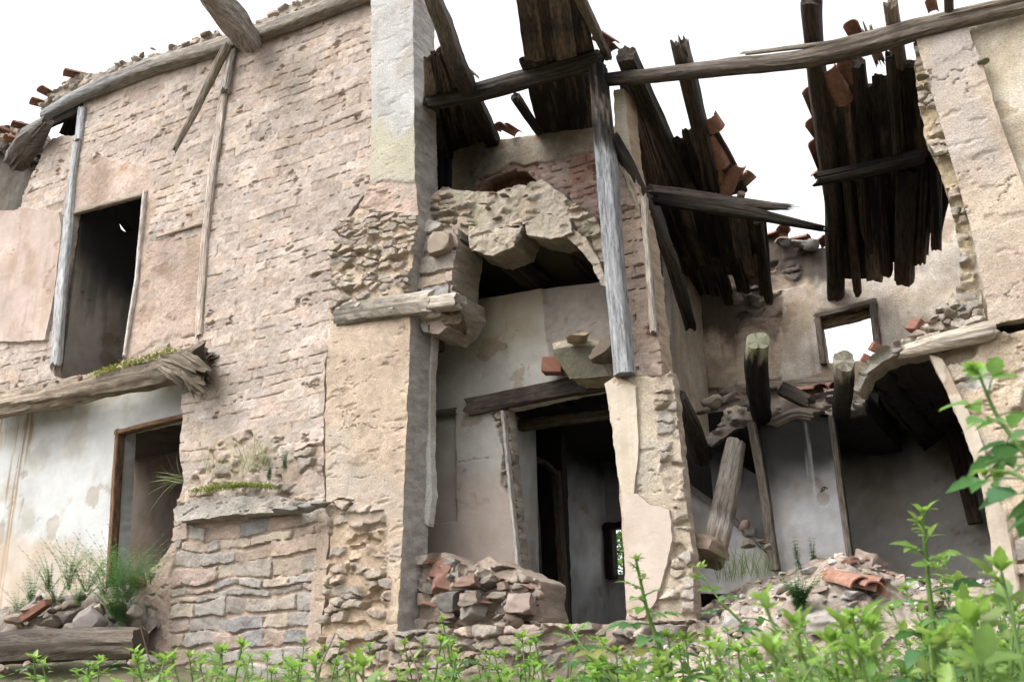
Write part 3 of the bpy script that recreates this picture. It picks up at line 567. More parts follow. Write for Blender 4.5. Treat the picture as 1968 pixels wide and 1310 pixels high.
# broken hearth slab
WS = [(818, 405), (835, 372), (855, 362), (930, 368), (985, 362), (1040, 345), (1075, 372), (1110, 395), (1145, 420), (1165, 455), (1172, 545), (1150, 520), (1120, 462), (1090, 435), (1062, 424), (1020, 432), (960, 440), (930, 462), (905, 468), (898, 455), (880, 470), (850, 440), (822, 452)]
def st_WS(pl, u, v):
    a = s_render(u, v, 51, (.42, .36, .29), 2.0); b = s_rubble(u, v, 52, .22, .06, .06, (.44, .36, .28), .35)
    a = over(a, b, ss(-.02, .1, fbm(u, v, .35, 3, 54))); 
    return a[0], mixc(a[1], C3((.30, .29, .19)), .45*ss(.03, .15, fbm(u, v, .25, 4, 55)))
slab = wall('hearth_slab', WS, FY(.3), .5, st_WS, .011, (), .025, .12, 15, rimcol=(.09, .075, .06), rimn=.05)
tag(slab, 'crumbling mortar hearth slab hanging above the plastered room, with joist ends beneath', 'slab')
# arched concrete rib at the right end of the slab
VS = Plane((0, .3, 0), (1, 0, 0), (0, 0, 1), (0, -1, 0))
tag(wall('arch_rib', [(1062, 425), (1098, 436), (1128, 460), (1152, 500), (1170, 552), (1158, 549), (1132, 500), (1110, 474), (1085, 452), (1058, 440)], FY(.22), .75, lambda p, u, v: s_render(u, v, 61, (.38, .32, .25), 1.2), .010, (), .016, .07, 3, rimcol=(.30, .25, .18), rimn=.012), 'thin curved mortar rib hanging below the right end of the hearth slab', 'rib')
for pts_ in ([(903, 436), (960, 440), (1004, 436), (990, 476), (948, 492), (906, 482)], [(1008, 428), (1050, 410), (1092, 420), (1100, 446), (1058, 460), (1012, 452)], [(838, 432), (880, 440), (884, 458), (846, 456)]):
    wall('broken_edge', pts_, FY(.16), .4, lambda p, u, v: s_render(u, v, 57, (.40, .34, .27), 1.6), .010, (), .02, .08, int(pts_[0][0]), parent=slab, rimcol=(.2, .17, .13), rimn=.03)
# boards + joists under the slab
def pp(px, py, Y): return P(px, py, Y)
for i, (a, b) in enumerate([((865, 470), (900, 575)), ((950, 470), (1050, 555)), ((1078, 440), (1150, 520))]):
    timber('joist', [P(*a, [.36, .42, .6][i]), P(*b, 1.25)], [.125, .12], ((0, (.11, .09, .07)), (.08, (.045, .038, .03)), (.4, CHAR), (1, CHAR)), 3.5, rough=.14, group='joists under the hearth slab', label=['charred joist at the left under the hearth slab', 'charred joist under the middle of the hearth slab', 'charred joist inside the curved rib of the hearth slab'][i], cat='joist')
roofsheet('ceiling_boards', 'dark charred boarding under the hearth slab', [P(868, 455, .4), P(1165, 440, .4), P(1185, 560, 1.55), P(862, 575, 1.55)], .05, (.045, .036, .027))
# masonry stub on the pilaster flank
def st_stub(pl, u, v): return s_course(u, v, 63, (.14, .24), (.2, .4), .05, (.42, .34, .27))
tag(wall('masonry_stub', [(812, 440), (830, 425), (872, 436), (884, 470), (880, 500), (872, 560), (886, 566), (888, 594), (884, 604), (872, 625), (848, 645), (818, 640), (800, 600), (806, 520)], FY(.16), .45, st_stub, .0105, (), .016, .1, 17, rimcol=(.30, .26, .21)), 'broken stub of adobe blocks sticking out beside the pilaster', 'masonry')
rock(P(851, 470, .1), .145, 'squared adobe block at the top of the stub beside the pilaster', None, 'adobe_block', color=(.42, .34, .27), me=BLOCK[2], tilt=.08, rz=.15)
timber('plank_end', [P(826, 586, .0), P(884, 579, .0)], .085, ((0, (.42, .37, .31)), (1, (.40, .35, .3))), 6, .07, rough=.05, label='squared plank end in the masonry stub next to the ledge plank', cat='plank', mix2=WTH)
timber('plank_end', [P(868, 610, .1), P(886, 640, .5)], .10, ((0, (.20, .16, .11)), (1, (.1, .08, .06))), 5, .07, rough=.05, label='dark joist end below the masonry stub, against the plaster', cat='plank')
# plaster wall with the inner doorway
WM = [(800, 560), (905, 578), (1040, 555), (1190, 535), (1235, 700), (1235, 760), (1160, 745), (975, 785), (1005, 1110), (1000, 1260), (780, 1260)]
def st_WM(pl, u, v):
    a = s_plaster(u, v, 71, (.46, .44, .40), .35, .1)
    a = (a[0], mixc(a[1], C3((.47, .385, .335)), .8*msk(pl, [(790, 930), (1010, 900), (1030, 1270), (760, 1270)], u, v, .22, .12, 3)))
    a = (a[0], mixc(a[1], C3((.35, .29, .19)), .6*msk(pl, [(860, 570), (1050, 550), (1050, 650), (900, 660)], u, v, .15, .2, 4)))
    b = s_render(u, v, 73, (.33, .295, .26), .8); a = over(a, (b[0]-.02, b[1]), msk(pl, [(1040, 530), (1250, 520), (1250, 780), (1060, 720), (1046, 640)], u, v, .01, .03, 5))
    b = s_rubble(u, v, 74, .1, .08, .05, (.30, .26, .22), .3); a = over(a, (b[0]-.05, b[1]), msk(pl, [(944, 795), (960, 790), (975, 780), (1010, 1120), (992, 1090), (985, 960), (962, 930), (968, 860)], u, v, .008, .025, 6, .1))
    gr = msk(pl, [(871, 800), (877, 800), (879, 1000), (872, 1000)], u, v, .006, .004, 7); al = msk(pl, [(800, 796), (873, 788), (877, 1000), (800, 1010)], u, v, .008, .004, 8)
    h = a[0]-.05*al
    cr = np.abs(v-pl.px([(920, 882)])[0, 1]+fbm(u, v, .1, 3, 88)*.04); c2 = (1-ss(.0, .008, cr))*msk(pl, [(878, 860), (945, 860), (945, 900), (878, 900)], u, v, .01, 0, 2)
    return h-.02*c2, a[1]
pmw = wall('plaster_wall', WM, FY(1.0), .16, st_WM, .012, (), .008, .1, 19, material=M_PL)
tag(pmw, 'grey and pink plastered wall with an inner doorway, behind the hearth slab', 'wall')
timber('lintel', [P(902, 782, .97), P(1000, 762, .97), P(1090, 744, .97), P(1172, 733, .97)], [.06, .06, .06, .05], ((0, (.10, .085, .07)), (.3, (.05, .04, .035)), (1, (.03, .027, .024))), 4, .09, rough=.15, parent=pmw)
timber('alcove_lath', [P(820, 797, .98), P(873, 790, .98)], .035, ((0, (.12, .10, .085)), (1, (.1, .085, .07))), 4, rough=.2, parent=pmw)
timber('door_frame', [P(967, 790, .96), P(982, 940, .96), P(1000, 1110, .96)], .018, ((0, (.45, .42, .38)), (1, (.4, .38, .35))), 5, .04, rough=.05, parent=pmw, mix2=WTH, spl=0)
# room behind the inner doorway
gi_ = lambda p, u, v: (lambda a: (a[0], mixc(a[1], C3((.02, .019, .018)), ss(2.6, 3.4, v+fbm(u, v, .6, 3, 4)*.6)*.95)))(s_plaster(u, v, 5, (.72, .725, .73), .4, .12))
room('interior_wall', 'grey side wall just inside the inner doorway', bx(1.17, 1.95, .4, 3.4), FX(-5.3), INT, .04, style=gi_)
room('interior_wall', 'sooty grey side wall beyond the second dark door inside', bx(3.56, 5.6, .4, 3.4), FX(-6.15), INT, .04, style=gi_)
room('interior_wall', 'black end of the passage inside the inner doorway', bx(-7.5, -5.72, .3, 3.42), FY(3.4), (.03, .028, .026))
wb = room('interior_wall', 'grey far wall with a small bright window, deep inside the inner doorway', bx(-8, -3.2, .3, 3.8), FY(5.6), INT, .04, [FY(5.6).px([(1170, 1012), (1290, 990), (1290, 1088), (1172, 1106)])], style=lambda p, u, v: (lambda a: (a[0], mixc(a[1], C3((.02, .019, .018)), ss(2.7, 3.5, v+fbm(u, v, .6, 3, 4)*.6)*.95)))(s_plaster(u, v, 5, (.72, .715, .71), .4, .12)))  # window hole widened out of view to let more light into the passage
timber('window_frame', [P(1172, 1005, 5.55), P(1176, 1112, 5.55)], .06, ((0, (.03, .025, .02)), (1, (.03, .025, .02))), 6, .1, rough=.05, parent=wb, spl=0)
timber('window_frame', [P(1160, 1015, 5.55), P(1232, 1000, 5.55)], .04, ((0, (.03, .025, .02)), (1, (.03, .025, .02))), 6, .1, rough=.05, parent=wb, spl=0, up=(0, -1, 0))
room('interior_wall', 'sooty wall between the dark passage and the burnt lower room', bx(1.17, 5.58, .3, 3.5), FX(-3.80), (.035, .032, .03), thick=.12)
room('interior_wall', 'unseen grey bounce panel on the right of the dark passage', bx(-5.5, -1.17, .3, 3.4), Plane((-3.96, 0, 0), (0, -1, 0), (0, 0, 1), (-1, 0, 0)), (.5, .5, .5), .08, thick=.02)  # added out of view to bounce light into the passage
dfr = tag(bpy.data.objects.new('inner_door_frame', None), 'battered frame of the second doorway in the dark passage', 'door frame'); COL.objects.link(dfr)
timber('door_post', [P(1022, 880, 2.5), P(1033, 1020, 2.5), P(1040, 1195, 2.5)], .03, ((0, (.15, .14, .13)), (1, (.12, .11, .1))), 5, rough=.05, parent=dfr, spl=0)
timber('door_post', [P(1068, 905, 3.0), P(1077, 1030, 3.0), P(1088, 1195, 3.0)], [.05, .05, .05], ((0, (.10, .075, .055)), (1, (.13, .10, .08))), 5, rough=.08, parent=dfr, spl=0)
timber('head_rail', [P(1022, 880, 2.45), P(1050, 890, 2.7), P(1070, 912, 3.0)], .03, ((0, (.10, .09, .08)), (1, (.1, .085, .07))), 4, rough=.1, parent=dfr, spl=0)
roofsheet('ceiling', 'black sooty ceiling inside the inner doorway', [(-7.6, 1.17, 3.45), (-3.93, 1.17, 3.45), (-3.93, 2.9, 3.45), (-4.95, 2.9, 3.45), (-4.95, 5.58, 3.45), (-8, 5.58, 3.45)], .12, (.03, .027, .024))  # back right corner left open, out of view, to let skylight in
timber('ceiling_beam', [P(985, 820, 1.6), P(1180, 795, 1.6)], .06, ((0, (.08, .065, .05)), (1, (.05, .04, .035))), 4, label='brown ceiling beam behind the dark lintel', cat='beam')
for i, (a, b) in enumerate([((1060, 760), (1110, 800)), ((1000, 780), (1030, 810))]):
    timber('ceiling_joist', [P(*a, 1.2), P(*b, 2.2)], .07, ((0, CHAR), (1, CHAR)), 4, label=['short charred joist under the middle of the dark lintel', 'charred joist in the left corner behind the dark lintel'][i], cat='joist')
# corbel above the doorway
ck = wall('corbel', [(1062, 660), (1110, 648), (1150, 655), (1168, 668), (1160, 700), (1172, 722), (1095, 728), (1078, 700), (1064, 680)], FY(.55), .5, lambda p, u, v: over(s_plaster(u, v, 81, (.10, .095, .07), 1.2, .3), s_render(u, v, 82, (.42, .36, .25), 1), msk(p, [(1040, 640), (1200, 630), (1200, 668), (1110, 662), (1064, 672)], u, v, .01, .02, 2)), .01, (), .012, .08, 5, rimcol=(.34, .29, .2))
tag(ck, 'broken concrete corbel hood with a mossy dark face above the inner doorway', 'corbel')
rock(P(1112, 650, .45), .17, 'flat ochre stone lying on top of the corbel', None, 'flat_stone', color=(.46, .35, .23), me=FLAT[0], tilt=.1, rz=.1)
rock(P(1170, 672, .35), .14, 'rough dark stone wedged between corbel and blue grey post', None, 'stone_lump', color=(.17, .135, .105), me=BLOCK[0])
def brick(p, s, rot, label, group=None):
    me = bpy.data.meshes.get('brick_block')
    if not me:
        bm = bmesh.new(); bmesh.ops.create_cube(bm, size=2); bmesh.ops.bevel(bm, geom=bm.edges[:], offset=.08, segments=2, affect='EDGES'); bmesh.ops.subdivide_edges(bm, edges=bm.edges[:], cuts=3, use_grid_fill=True)
        for v in bm.verts: v.co += v.normal*float(fbm(v.co.x+v.co.z, v.co.y, .7, 3, 4))*.25
        me = bpy.data.meshes.new('brick_block'); bm.to_mesh(me); bm.free(); a = me.attributes.new('Col', 'FLOAT_COLOR', 'POINT'); a.data.foreach_set('color', [.20, .095, .065, 1]*len(me.vertices)); me.materials.append(M_CL)
    o = bpy.data.objects.new('loose_brick', me); COL.objects.link(o); o.location = p; o.scale = s; o.rotation_euler = rot; return tag(o, label, 'brick', group)
brick(P(1064, 704, .80), (.10, .14, .075), (.15, .12, .35), 'red brick tucked under the left side of the corbel')

# stone pier under the post + brick strip beside the post -------------------------
WP = [(1163, 735), (1185, 722), (1220, 712), (1255, 725), (1292, 712), (1298, 760), (1308, 860), (1318, 960), (1330, 1060), (1342, 1240), (1348, 1340), (1196, 1340), (1204, 1180), (1198, 1050), (1188, 920), (1176, 820)]
def st_WP(pl, u, v):
    a = s_render(u, v, 90, (.46, .39, .30), .9); r_ = s_rubble(u, v, 91, .2, .10, .06, (.44, .37, .29), .25)
    a = over(a, (r_[0]-.01, r_[1]), np.maximum(msk(pl, [(1262, 700), (1320, 700), (1360, 1200), (1290, 1200), (1296, 960), (1268, 900)], u, v, .015, .07, 7), msk(pl, [(1180, 1110), (1360, 1100), (1360, 1360), (1180, 1360)], u, v, .02, .08, 8)))
    b = s_plaster(u, v, 92, (.47, .40, .32), .5, .15); a = over(a, (b[0]-.01, b[1]), msk(pl, [(1140, 700), (1222, 740), (1226, 860), (1218, 960), (1190, 960), (1150, 800)], u, v, .008, .018, 3, .2))
    b = s_plaster(u, v, 93, (.54, .42, .36), .3, .08, .2, (.42, .33, .29)); a = over(a, (b[0]-.01, b[1]), msk(pl, [(1180, 945), (1220, 945), (1250, 970), (1286, 978), (1290, 1030), (1282, 1080), (1262, 1150), (1240, 1180), (1190, 1180)], u, v, .006, .012, 4, .12))
    return a
tag(wall('stone_pier', WP, FY(0), .13, st_WP, .010, (), .014, .1, 21, rimcol=(.42, .34, .27), rimn=.02), 'rubble stone pier with a pink plaster patch, carrying the blue grey post', 'pier')
pier = [o for o in COL.objects if o.name.startswith('stone_pier')][0]
wall('plaster_patch', [(1196, 950), (1222, 948), (1250, 970), (1286, 978), (1291, 1030), (1282, 1080), (1262, 1150), (1240, 1186), (1204, 1190), (1200, 1050)], FY(-.035), .05, lambda p, u, v: s_plaster(u, v, 93, (.50, .42, .36), .3, .06, .25, (.45, .35, .30)), .0095, (), .014, .07, 3, material=M_PL, parent=pier, rimcol=(.58, .48, .42), rimn=.004)
wall('plaster_jamb', [(1163, 738), (1190, 724), (1222, 742), (1226, 860), (1217, 952), (1196, 962), (1188, 920), (1176, 820)], FY(-.03), .05, lambda p, u, v: s_plaster(u, v, 94, (.53, .46, .375), .4, .1, .3, (.40, .32, .22)), .0095, (), .014, .09, 4, material=M_PL, parent=pier, rimcol=(.5, .43, .35), rimn=.004)
WB = [(1182, 176), (1200, 172), (1212, 300), (1228, 372), (1246, 470), (1256, 560), (1272, 720), (1205, 740), (1195, 560), (1184, 320)]
def st_WB(pl, u, v):
    a = s_brick(u, v, 95, .12, .26, (.43, .33, .27), .035, .06); b = s_plaster(u, v, 96, (.52, .47, .38), .4, .12)
    return over(a, (b[0]+.02, b[1]), msk(pl, [(1170, 160), (1215, 160), (1222, 330), (1190, 325)], u, v, .008, .015, 3))
tag(wall('brick_strip', WB, FY(.14), .28, st_WB, .010, (), .014, .08, 23, rimcol=(.44, .34, .25)), 'narrow broken strip of brickwork right beside the blue grey post', 'wall')
timber('upright_lath', [P(1238, 378, .1), P(1246, 500, .1), P(1257, 640, .1)], .03, ((0, (.36, .31, .26)), (1, (.33, .29, .25))), 4, .04, rough=.12, label='thin grey upright lath along the edge of the brick strip', cat='lath', mix2=WTH)
timber('corner_post', [P(1148, 130, -.05), P(1157, 220, -.05), P(1168, 340, -.05), P(1180, 500, -.05), P(1190, 620, -.05), P(1201, 722, -.05)], [.075, .08, .085, .085, .082, .085], ((0, CHAR), (.09, (.035, .03, .027)), (.10, (.20, .16, .12)), (.15, (.12, .10, .085)), (.18, CHAR), (.26, (.06, .055, .05)), (.30, (.25, .26, .275)), (1, (.265, .27, .28))), 4.5, .09, rough=.09, spl=.01, label='upright corner post, charred black above and blue grey below, on the stone pier', cat='post', mix2=(.10, .092, .085), streak=.35)

# ================================================================== BEAMS OF THE OPEN ROOF
timber('bay_beam', [P(826, 198, .05), P(900, 182, .05), P(990, 158, .03), P(1080, 135, .0), P(1156, 112, -.02)], [.075, .085, .09, .09, .085], ((0, (.02, .017, .015)), (.5, (.03, .026, .022)), (1, (.022, .019, .017))), 2.6, rough=.12, label='charred beam from the pilaster to the top of the corner post', cat='beam', mix2=(.10, .085, .07))
timber('long_beam', [P(1163, 154, -.02), P(1290, 140, -.02), P(1420, 126, -.02), P(1520, 118, -.02), P(1600, 105, -.02), P(1690, 80, -.02), P(1760, 58, -.02), P(1860, 32, -.02), P(1990, 2, -.02)], [.06, .065, .07, .075, .085, .09, .08, .07, .065], ((0, CHAR), (.08, (.09, .075, .065)), (.45, (.15, .125, .105)), (.6, (.12, .098, .078)), (1, (.2, .17, .14))), 2.8, rough=.12, bend=.02, label='long sagging grey beam from the corner post to the right pilaster', cat='beam', mix2=(.05, .042, .036), streak=.7)
timber('beam_lath', [P(1430, 103, -.08), P(1600, 83, -.08), P(1800, 34, -.08), P(1985, -10, -.08)], [.015, .022, .025, .02], ((0, (.2, .17, .14)), (1, (.26, .22, .18))), 3, rough=.15, label='thin weathered lath lying along the top of the long beam', cat='lath')
P1 = P3(P(1165, 150, .1), P(1760, 70, .1), P(1600, 560, 3.4)); P2 = P3(P(832, 190, .0), P(1150, 110, .0), P(1000, 265, 1.6))
def rafter(pl, a, b, r, label, cols=((0, (.04, .034, .03)), (.5, CHAR), (1, (.05, .04, .03))), lift=-.02, mid=None, name='rafter', **k):
    pts = [pl.hit(*a)]+([pl.hit(*q) for q in mid] if mid else [])+[pl.hit(*b)]
    k.setdefault('cat', 'rafter'); k.setdefault('sq', 2.6); k.setdefault('rough', .13); k.setdefault('mix2', (.12, .085, .06))
    return timber(name, [p-pl.n*(-lift) if False else p+pl.n*lift for p in pts], r, cols, label=label, up=pl.n, **k)
G1 = 'charred rafters of the fallen roof'
rafter(P1, (1203, 108), (1312, 352), [.09, .085], 'thick charred rafter rising just right of the corner post', ((0, (.06, .052, .045)), (.3, (.035, .03, .026)), (1, (.02, .017, .015))), group=G1, sq=4)
rafter(P1, (1308, 92), (1372, 368), [.075, .085], 'split-topped charred rafter crossing the long beam right of the corner post', ((0, (.16, .14, .12)), (.12, (.06, .05, .045)), (1, CHAR)), group=G1, sq=4, spl=.1)
rafter(P1, (1557, 4), (1606, 570), [.085, .08, .095, .09], 'longest black rafter, standing above the middle of the long beam', ((0, (.05, .04, .035)), (.4, (.06, .046, .038)), (.8, CHAR), (1, (.08, .06, .045))), mid=[(1570, 180), (1598, 330)], group=G1, bend=.02)
rafter(P1, (1711, 8), (1728, 130), .055, 'stubby rafter end poking up above the long beam near the right pilaster', ((0, (.25, .2, .16)), (1, (.1, .08, .06))), group=G1)
rafter(P1, (1822, -20), (1824, 40), .035, 'thin rafter tip at the top edge above the right pilaster', ((0, (.08, .06, .05)), (1, (.08, .06, .05))), group=G1)
rafter(P1, (1668, 62), (1690, 120), .04, 'pale broken rafter tip on the long beam', ((0, (.42, .32, .24)), (1, (.2, .16, .12))), group=G1, spl=.1)
rafter(P2, (824, -20), (950, 282), [.07, .09, .085], 'slanting black rafter leaning from the pilaster top', ((0, (.2, .18, .16)), (.4, (.05, .04, .035)), (1, CHAR)), mid=[(880, 130)], group=G1, sq=4)
rafter(P2, (1098, -30), (1168, 118), [.045, .04], 'slim grey brown rafter reaching up from the corner post head', ((0, (.16, .13, .10)), (1, (.13, .11, .09))), group=G1, sq=4, lift=-.06)
def board(pl, a, b, wd, label, group, th=.022, lift=.05, cols=((0, (.035, .03, .025)), (.5, CHAR), (1, (.04, .032, .026))), **k):
    k.setdefault('mix2', (.12, .085, .062)); k.setdefault('streak', .8)
    return timber('roof_board', [pl.hit(*a)-pl.n*lift, pl.hit(*b)-pl.n*lift], wd/2, cols, 7, th, up=pl.n, rough=.10, bend=.02, label=label, cat='board', group=group, **k)
def boards(pl, quad, n, group, label, over_=1.25, jit=.02, **k):
    (ax, ay), (bx_, by), (cx, cy), (dx, dy) = quad      # top-left, top-right, bottom-right, bottom-left in the photo
    for i in range(n):
        t = (i+.5)/n; a = (ax+(bx_-ax)*t, ay+(by-ay)*t+rnd.uniform(-1, 1)*k.get('jy', 10)); b = (dx+(cx-dx)*t, dy+(cy-dy)*t+rnd.uniform(-1, 1)*k.get('jy', 10))
        f_ = rnd.choice((.9, 1.4, 2, 2.6, 4, 6)); cc_ = ((0, tuple(np.array((.03, .024, .02))*f_)), (.5, tuple(np.array(CHAR)*f_)), (1, tuple(np.array((.035, .027, .021))*f_))); wd = rnd.uniform(.75, 1.15)*np.linalg.norm(pl.hit(ax, ay)-pl.hit(bx_, by))/n*over_; wd2 = np.linalg.norm(pl.hit(cx, cy)-pl.hit(dx, dy))/n*over_
        board(pl, a, b, np.array([wd, wd2]), label, group, lift=.05+(i % 2)*.024, cols=cc_, mix2=tuple(np.array((.10, .07, .052))*min(f_, 2.0)))
boards(P2, [(990, -40), (1108, -40), (1140, 128), (1015, 140)], 4, 'roof boards above the bay beam', 'charred roof board jutting skyward above the charred bay beam')
boards(P2, [(1005, 135), (1150, 112), (1165, 262), (1045, 272)], 4, 'roof boards below the bay beam', 'black roof board between the bay beam and the chimney breast')
boards(P2, [(815, 120), (855, 118), (935, 300), (830, 340)], 4, 'roof boards beside the pilaster', 'black roof board in the corner between pilaster and bay beam')
rafter(P2, (990, 190), (1040, 262), .05, 'short charred rafter stub below the middle of the bay beam', group=G1)
boards(P1, [(1188, 165), (1235, 160), (1335, 380), (1225, 385)], 5, 'roof boards behind the corner post', 'black roof board sloping behind the corner post')
boards(P1, [(1292, 268), (1368, 258), (1432, 388), (1310, 380)], 4, 'roof boards under the split rafter', 'black roof board beneath the split-topped rafter')
boards(P1, [(1262, 372), (1462, 405), (1474, 530), (1315, 530)], 6, 'roof boards under the splintered purlin', 'charred roof board hanging below the splintered purlin')
boards(P1, [(1300, 505), (1472, 515), (1482, 572), (1335, 602)], 7, 'roof board tails over the rear wall', 'burnt ragged board tail hanging over the rear wall below the splintered purlin', over_=1.0, jy=26)
for i, (a, b, r) in enumerate([((1290, 470), (1345, 618), .06), ((1375, 495), (1405, 585), .055), ((1458, 420), (1478, 572), .05)]):
    rafter(P1, a, b, r, 'burnt rafter tail hanging over the back wall below the splintered purlin', group='rafter tails below the splintered purlin', lift=.03)
boards(P1, [(1588, 200), (1812, 92), (1838, 345), (1600, 350)], 5, 'roof boards under the right roof remnant', 'charred roof board in the right roof remnant beside the right pilaster', over_=1.2)
for i, (a, b, r, c) in enumerate([((1628, 330), (1650, 555), .045, (.06, .038, .028)), ((1690, 320), (1705, 515), .07, CHAR), ((1745, 310), (1738, 530), .10, (.05, .035, .027)), ((1775, 300), (1768, 495), .06, CHAR), ((1800, 290), (1800, 470), .05, CHAR), ((1665, 330), (1672, 480), .04, CHAR)]):
    rafter(P1, a, b, [r, r*1.0], ['thin red brown rafter tail left of the back window', 'black rafter tail above the back window', 'thick burnt rafter tail right of the back window', 'dark rafter tail beside the thick burnt one', 'rafter tail nearest the right pilaster', 'short thin rafter tail above the back window'][i], ((0, CHAR), (.7, c), (1, (.09, .055, .04))), group='rafter tails of the right roof remnant', lift=.05)
boards(P1, [(1594, 335), (1650, 332), (1660, 520), (1608, 545)], 2, 'roof boards above the left of the back window', 'charred board below the black purlin, left above the back window', over_=1.15, jy=20)
boards(P1, [(1688, 328), (1832, 300), (1806, 470), (1700, 492)], 4, 'roof boards right above the back window', 'charred board below the black purlin, right above the back window', over_=1.1, jy=24)
board(P1, (1662, 335), (1680, 545), .17, 'pale scorched board hanging between black rafter tails above the back window', None, cols=((0, (.10, .08, .06)), (.4, (.22, .175, .135)), (1, (.26, .21, .165))))
rafter(P1, (1648, 120), (1672, 330), .06, 'middle rafter under the boards of the right roof remnant', group=G1); rafter(P1, (1715, 105), (1730, 330), .06, 'rafter under the boards of the right roof remnant, near the right pilaster', group=G1); rafter(P1, (1770, 90), (1790, 320), .05, 'rafter at the right edge of the right roof remnant', group=G1)
pur = timber('purlin', [P(1252, 368, 1.45), P(1330, 380, 1.5), P(1420, 392, 1.55), P(1504, 398, 1.65)], [.07, .075, .06, .03], ((0, (.16, .14, .12)), (.5, (.13, .11, .09)), (1, (.1, .09, .08))), 3, rough=.15, spl=.15, label='splintered grey purlin pointing right under the roof boards', cat='purlin')
timber('purlin_splinter', [P(1255, 382, 1.42), P(1400, 402, 1.5), P(1480, 418, 1.6), P(1578, 438, 1.75)], [.06, .07, .05, .03], ((0, CHAR), (.5, (.07, .06, .05)), (1, CHAR)), 3, rough=.15, spl=.15, label='long pointed splinter hanging off the grey purlin', cat='splinter')
timber('purlin', [P(1572, 345, 1.3), P(1660, 328, 1.3), P(1770, 302, 1.3)], [.065, .07, .07], ((0, CHAR), (1, CHAR)), 2.5, rough=.12, label='black purlin carrying the right roof remnant', cat='purlin')
timber('brace_pole', [P(1178, 262, .0), P(1205, 310, .1), P(1232, 370, .25), P(1260, 430, .5), P(1292, 500, .8), P(1326, 628, 1.5)], [.055, .06, .06, .06, .065, .06], ((0, (.12, .10, .08)), (.08, CHAR), (.5, (.05, .042, .035)), (1, CHAR)), 2.2, rough=.12, label='charred round pole slanting down right from the corner post', cat='pole')
timber('curved_lath', [P(1190, 305, .12), P(1212, 350, .15), P(1228, 400, .2)], .03, ((0, (.3, .26, .2)), (1, (.3, .26, .2))), 4, .05, label='curved pale lath between corner post and charred pole', cat='lath')

# ================================================================== UPPER ROOM ON THE RIGHT
room('shade_wall', 'black backing wall standing for the shade in the gap right of the brick strip', [(-6.2, 3.5), (-3.88, 3.5), (-3.88, 5.2), (-4.1, 5.9), (-4.3, 6.75), (-6.2, 6.75)], FY(3.62), (.014, .013, .012), .08)  # black backing painted as the shade of the recess, outline follows the gap
PT = [(2.4, 2.9), (2.4, 3.3), (2.38, 4.2), (2.4, 5.02), (2.6, 5.1), (3.48, 4.95), (3.48, 2.95), (3.0, 2.9)]
def st_PT(pl, u, v):
    a = s_plaster(u, v, 101, (.62, .53, .43), .6, .2, .35, (.36, .26, .17)); a = (a[0], mixc(a[1], C3((.06, .05, .042)), .8*ss(4.6, 5.1, v+fbm(u, v, .4, 3, 3)*.8)))
    return a[0], mixc(a[1], C3((.30, .28, .27)), .7*(1-ss(2.42, 2.6, u+fbm(u, v, .2, 3, 5)*.1)))
tag(wall('partition_wall', PT, FX(-3.78), .06, st_PT, .02, (), .02, .1, 25, uv=True), 'pale scorched partition wall running back to the rear wall of the upper room', 'wall')
WR = [(1325, 470), (1400, 455), (1468, 455), (1484, 458), (1500, 452), (1516, 458), (1530, 470), (1560, 480), (1592, 476), (1598, 400), (1850, 300), (1930, 300), (1930, 760), (1640, 770), (1345, 860)]
WIN = [(1572, 612), (1676, 584), (1690, 690), (1584, 698)]
def st_WR(pl, u, v):
    a = s_plaster(u, v, 111, (.56, .45, .35), .9, .35, .7, (.34, .23, .13))
    b = s_rubble(u, v, 112, .2, .11, .04, (.38, .29, .23), .3, (.36, .26, .20)); a = over(a, (b[0]-.01, b[1]), msk(pl, [(1400, 540), (1545, 490), (1530, 600), (1490, 650), (1420, 630)], u, v, .015, .12, 3))
    b = s_plaster(u, v, 113, (.66, .58, .50), .5, .25, .35, (.40, .29, .18)); a = over(a, (b[0]+.015, b[1]), np.maximum(msk(pl, [(1505, 560), (1548, 550), (1566, 600), (1580, 720), (1495, 740), (1505, 650)], u, v, .012, .05, 4), msk(pl, [(1560, 470), (1950, 300), (1950, 700), (1700, 720), (1685, 580), (1570, 600)], u, v, .012, .04, 5)))
    so = msk(pl, [(1320, 540), (1490, 440), (1600, 470), (1640, 540), (1500, 540), (1400, 640), (1330, 640)], u, v, .12, .3, 6); a = (a[0], mixc(a[1], C3((.05, .042, .036)), .85*so))
    b = s_rubble(u, v, 114, .2, .1, .05, (.38, .30, .25), .3); return over(a, (b[0]-.02, b[1]), msk(pl, [(1340, 750), (1500, 725), (1500, 800), (1340, 880)], u, v, .015, .06, 7))
rw = wall('rear_wall', WR, FY(3.5), .3, st_WR, .017, [WIN], .02, .12, 27)
tag(rw, 'scorched plaster rear wall of the upper room with a small window open to the sky', 'wall')
wf = tag(bpy.data.objects.new('window_frame', None)); COL.objects.link(wf); wf.parent = rw
DW = ((0, (.13, .11, .095)), (1, (.17, .145, .12)))
timber('lintel', [P(1568, 608, 3.46), P(1682, 579, 3.46)], .035, DW, 5, .05, rough=.1, parent=wf, up=(0, -1, 0))
timber('jamb', [P(1572, 612, 3.45), P(1584, 700, 3.45)], .035, DW, 5, .05, rough=.1, parent=wf, spl=0)
timber('jamb', [P(1677, 584, 3.45), P(1690, 690, 3.45)], .035, DW, 5, .05, rough=.1, parent=wf, spl=0)
timber('broken_board', [P(1576, 624, 3.58), P(1640, 608, 3.58)], .07, ((0, (.24, .17, .09)), (1, (.18, .13, .08))), 5, .03, rough=.1, parent=wf, up=(0, -1, 0), spl=.08)
timber('broken_board', [P(1622, 608, 3.62), P(1678, 592, 3.62)], .10, ((0, (.26, .18, .09)), (1, (.12, .09, .06))), 5, .03, rough=.1, parent=wf, up=(0, -1, 0), spl=.08)
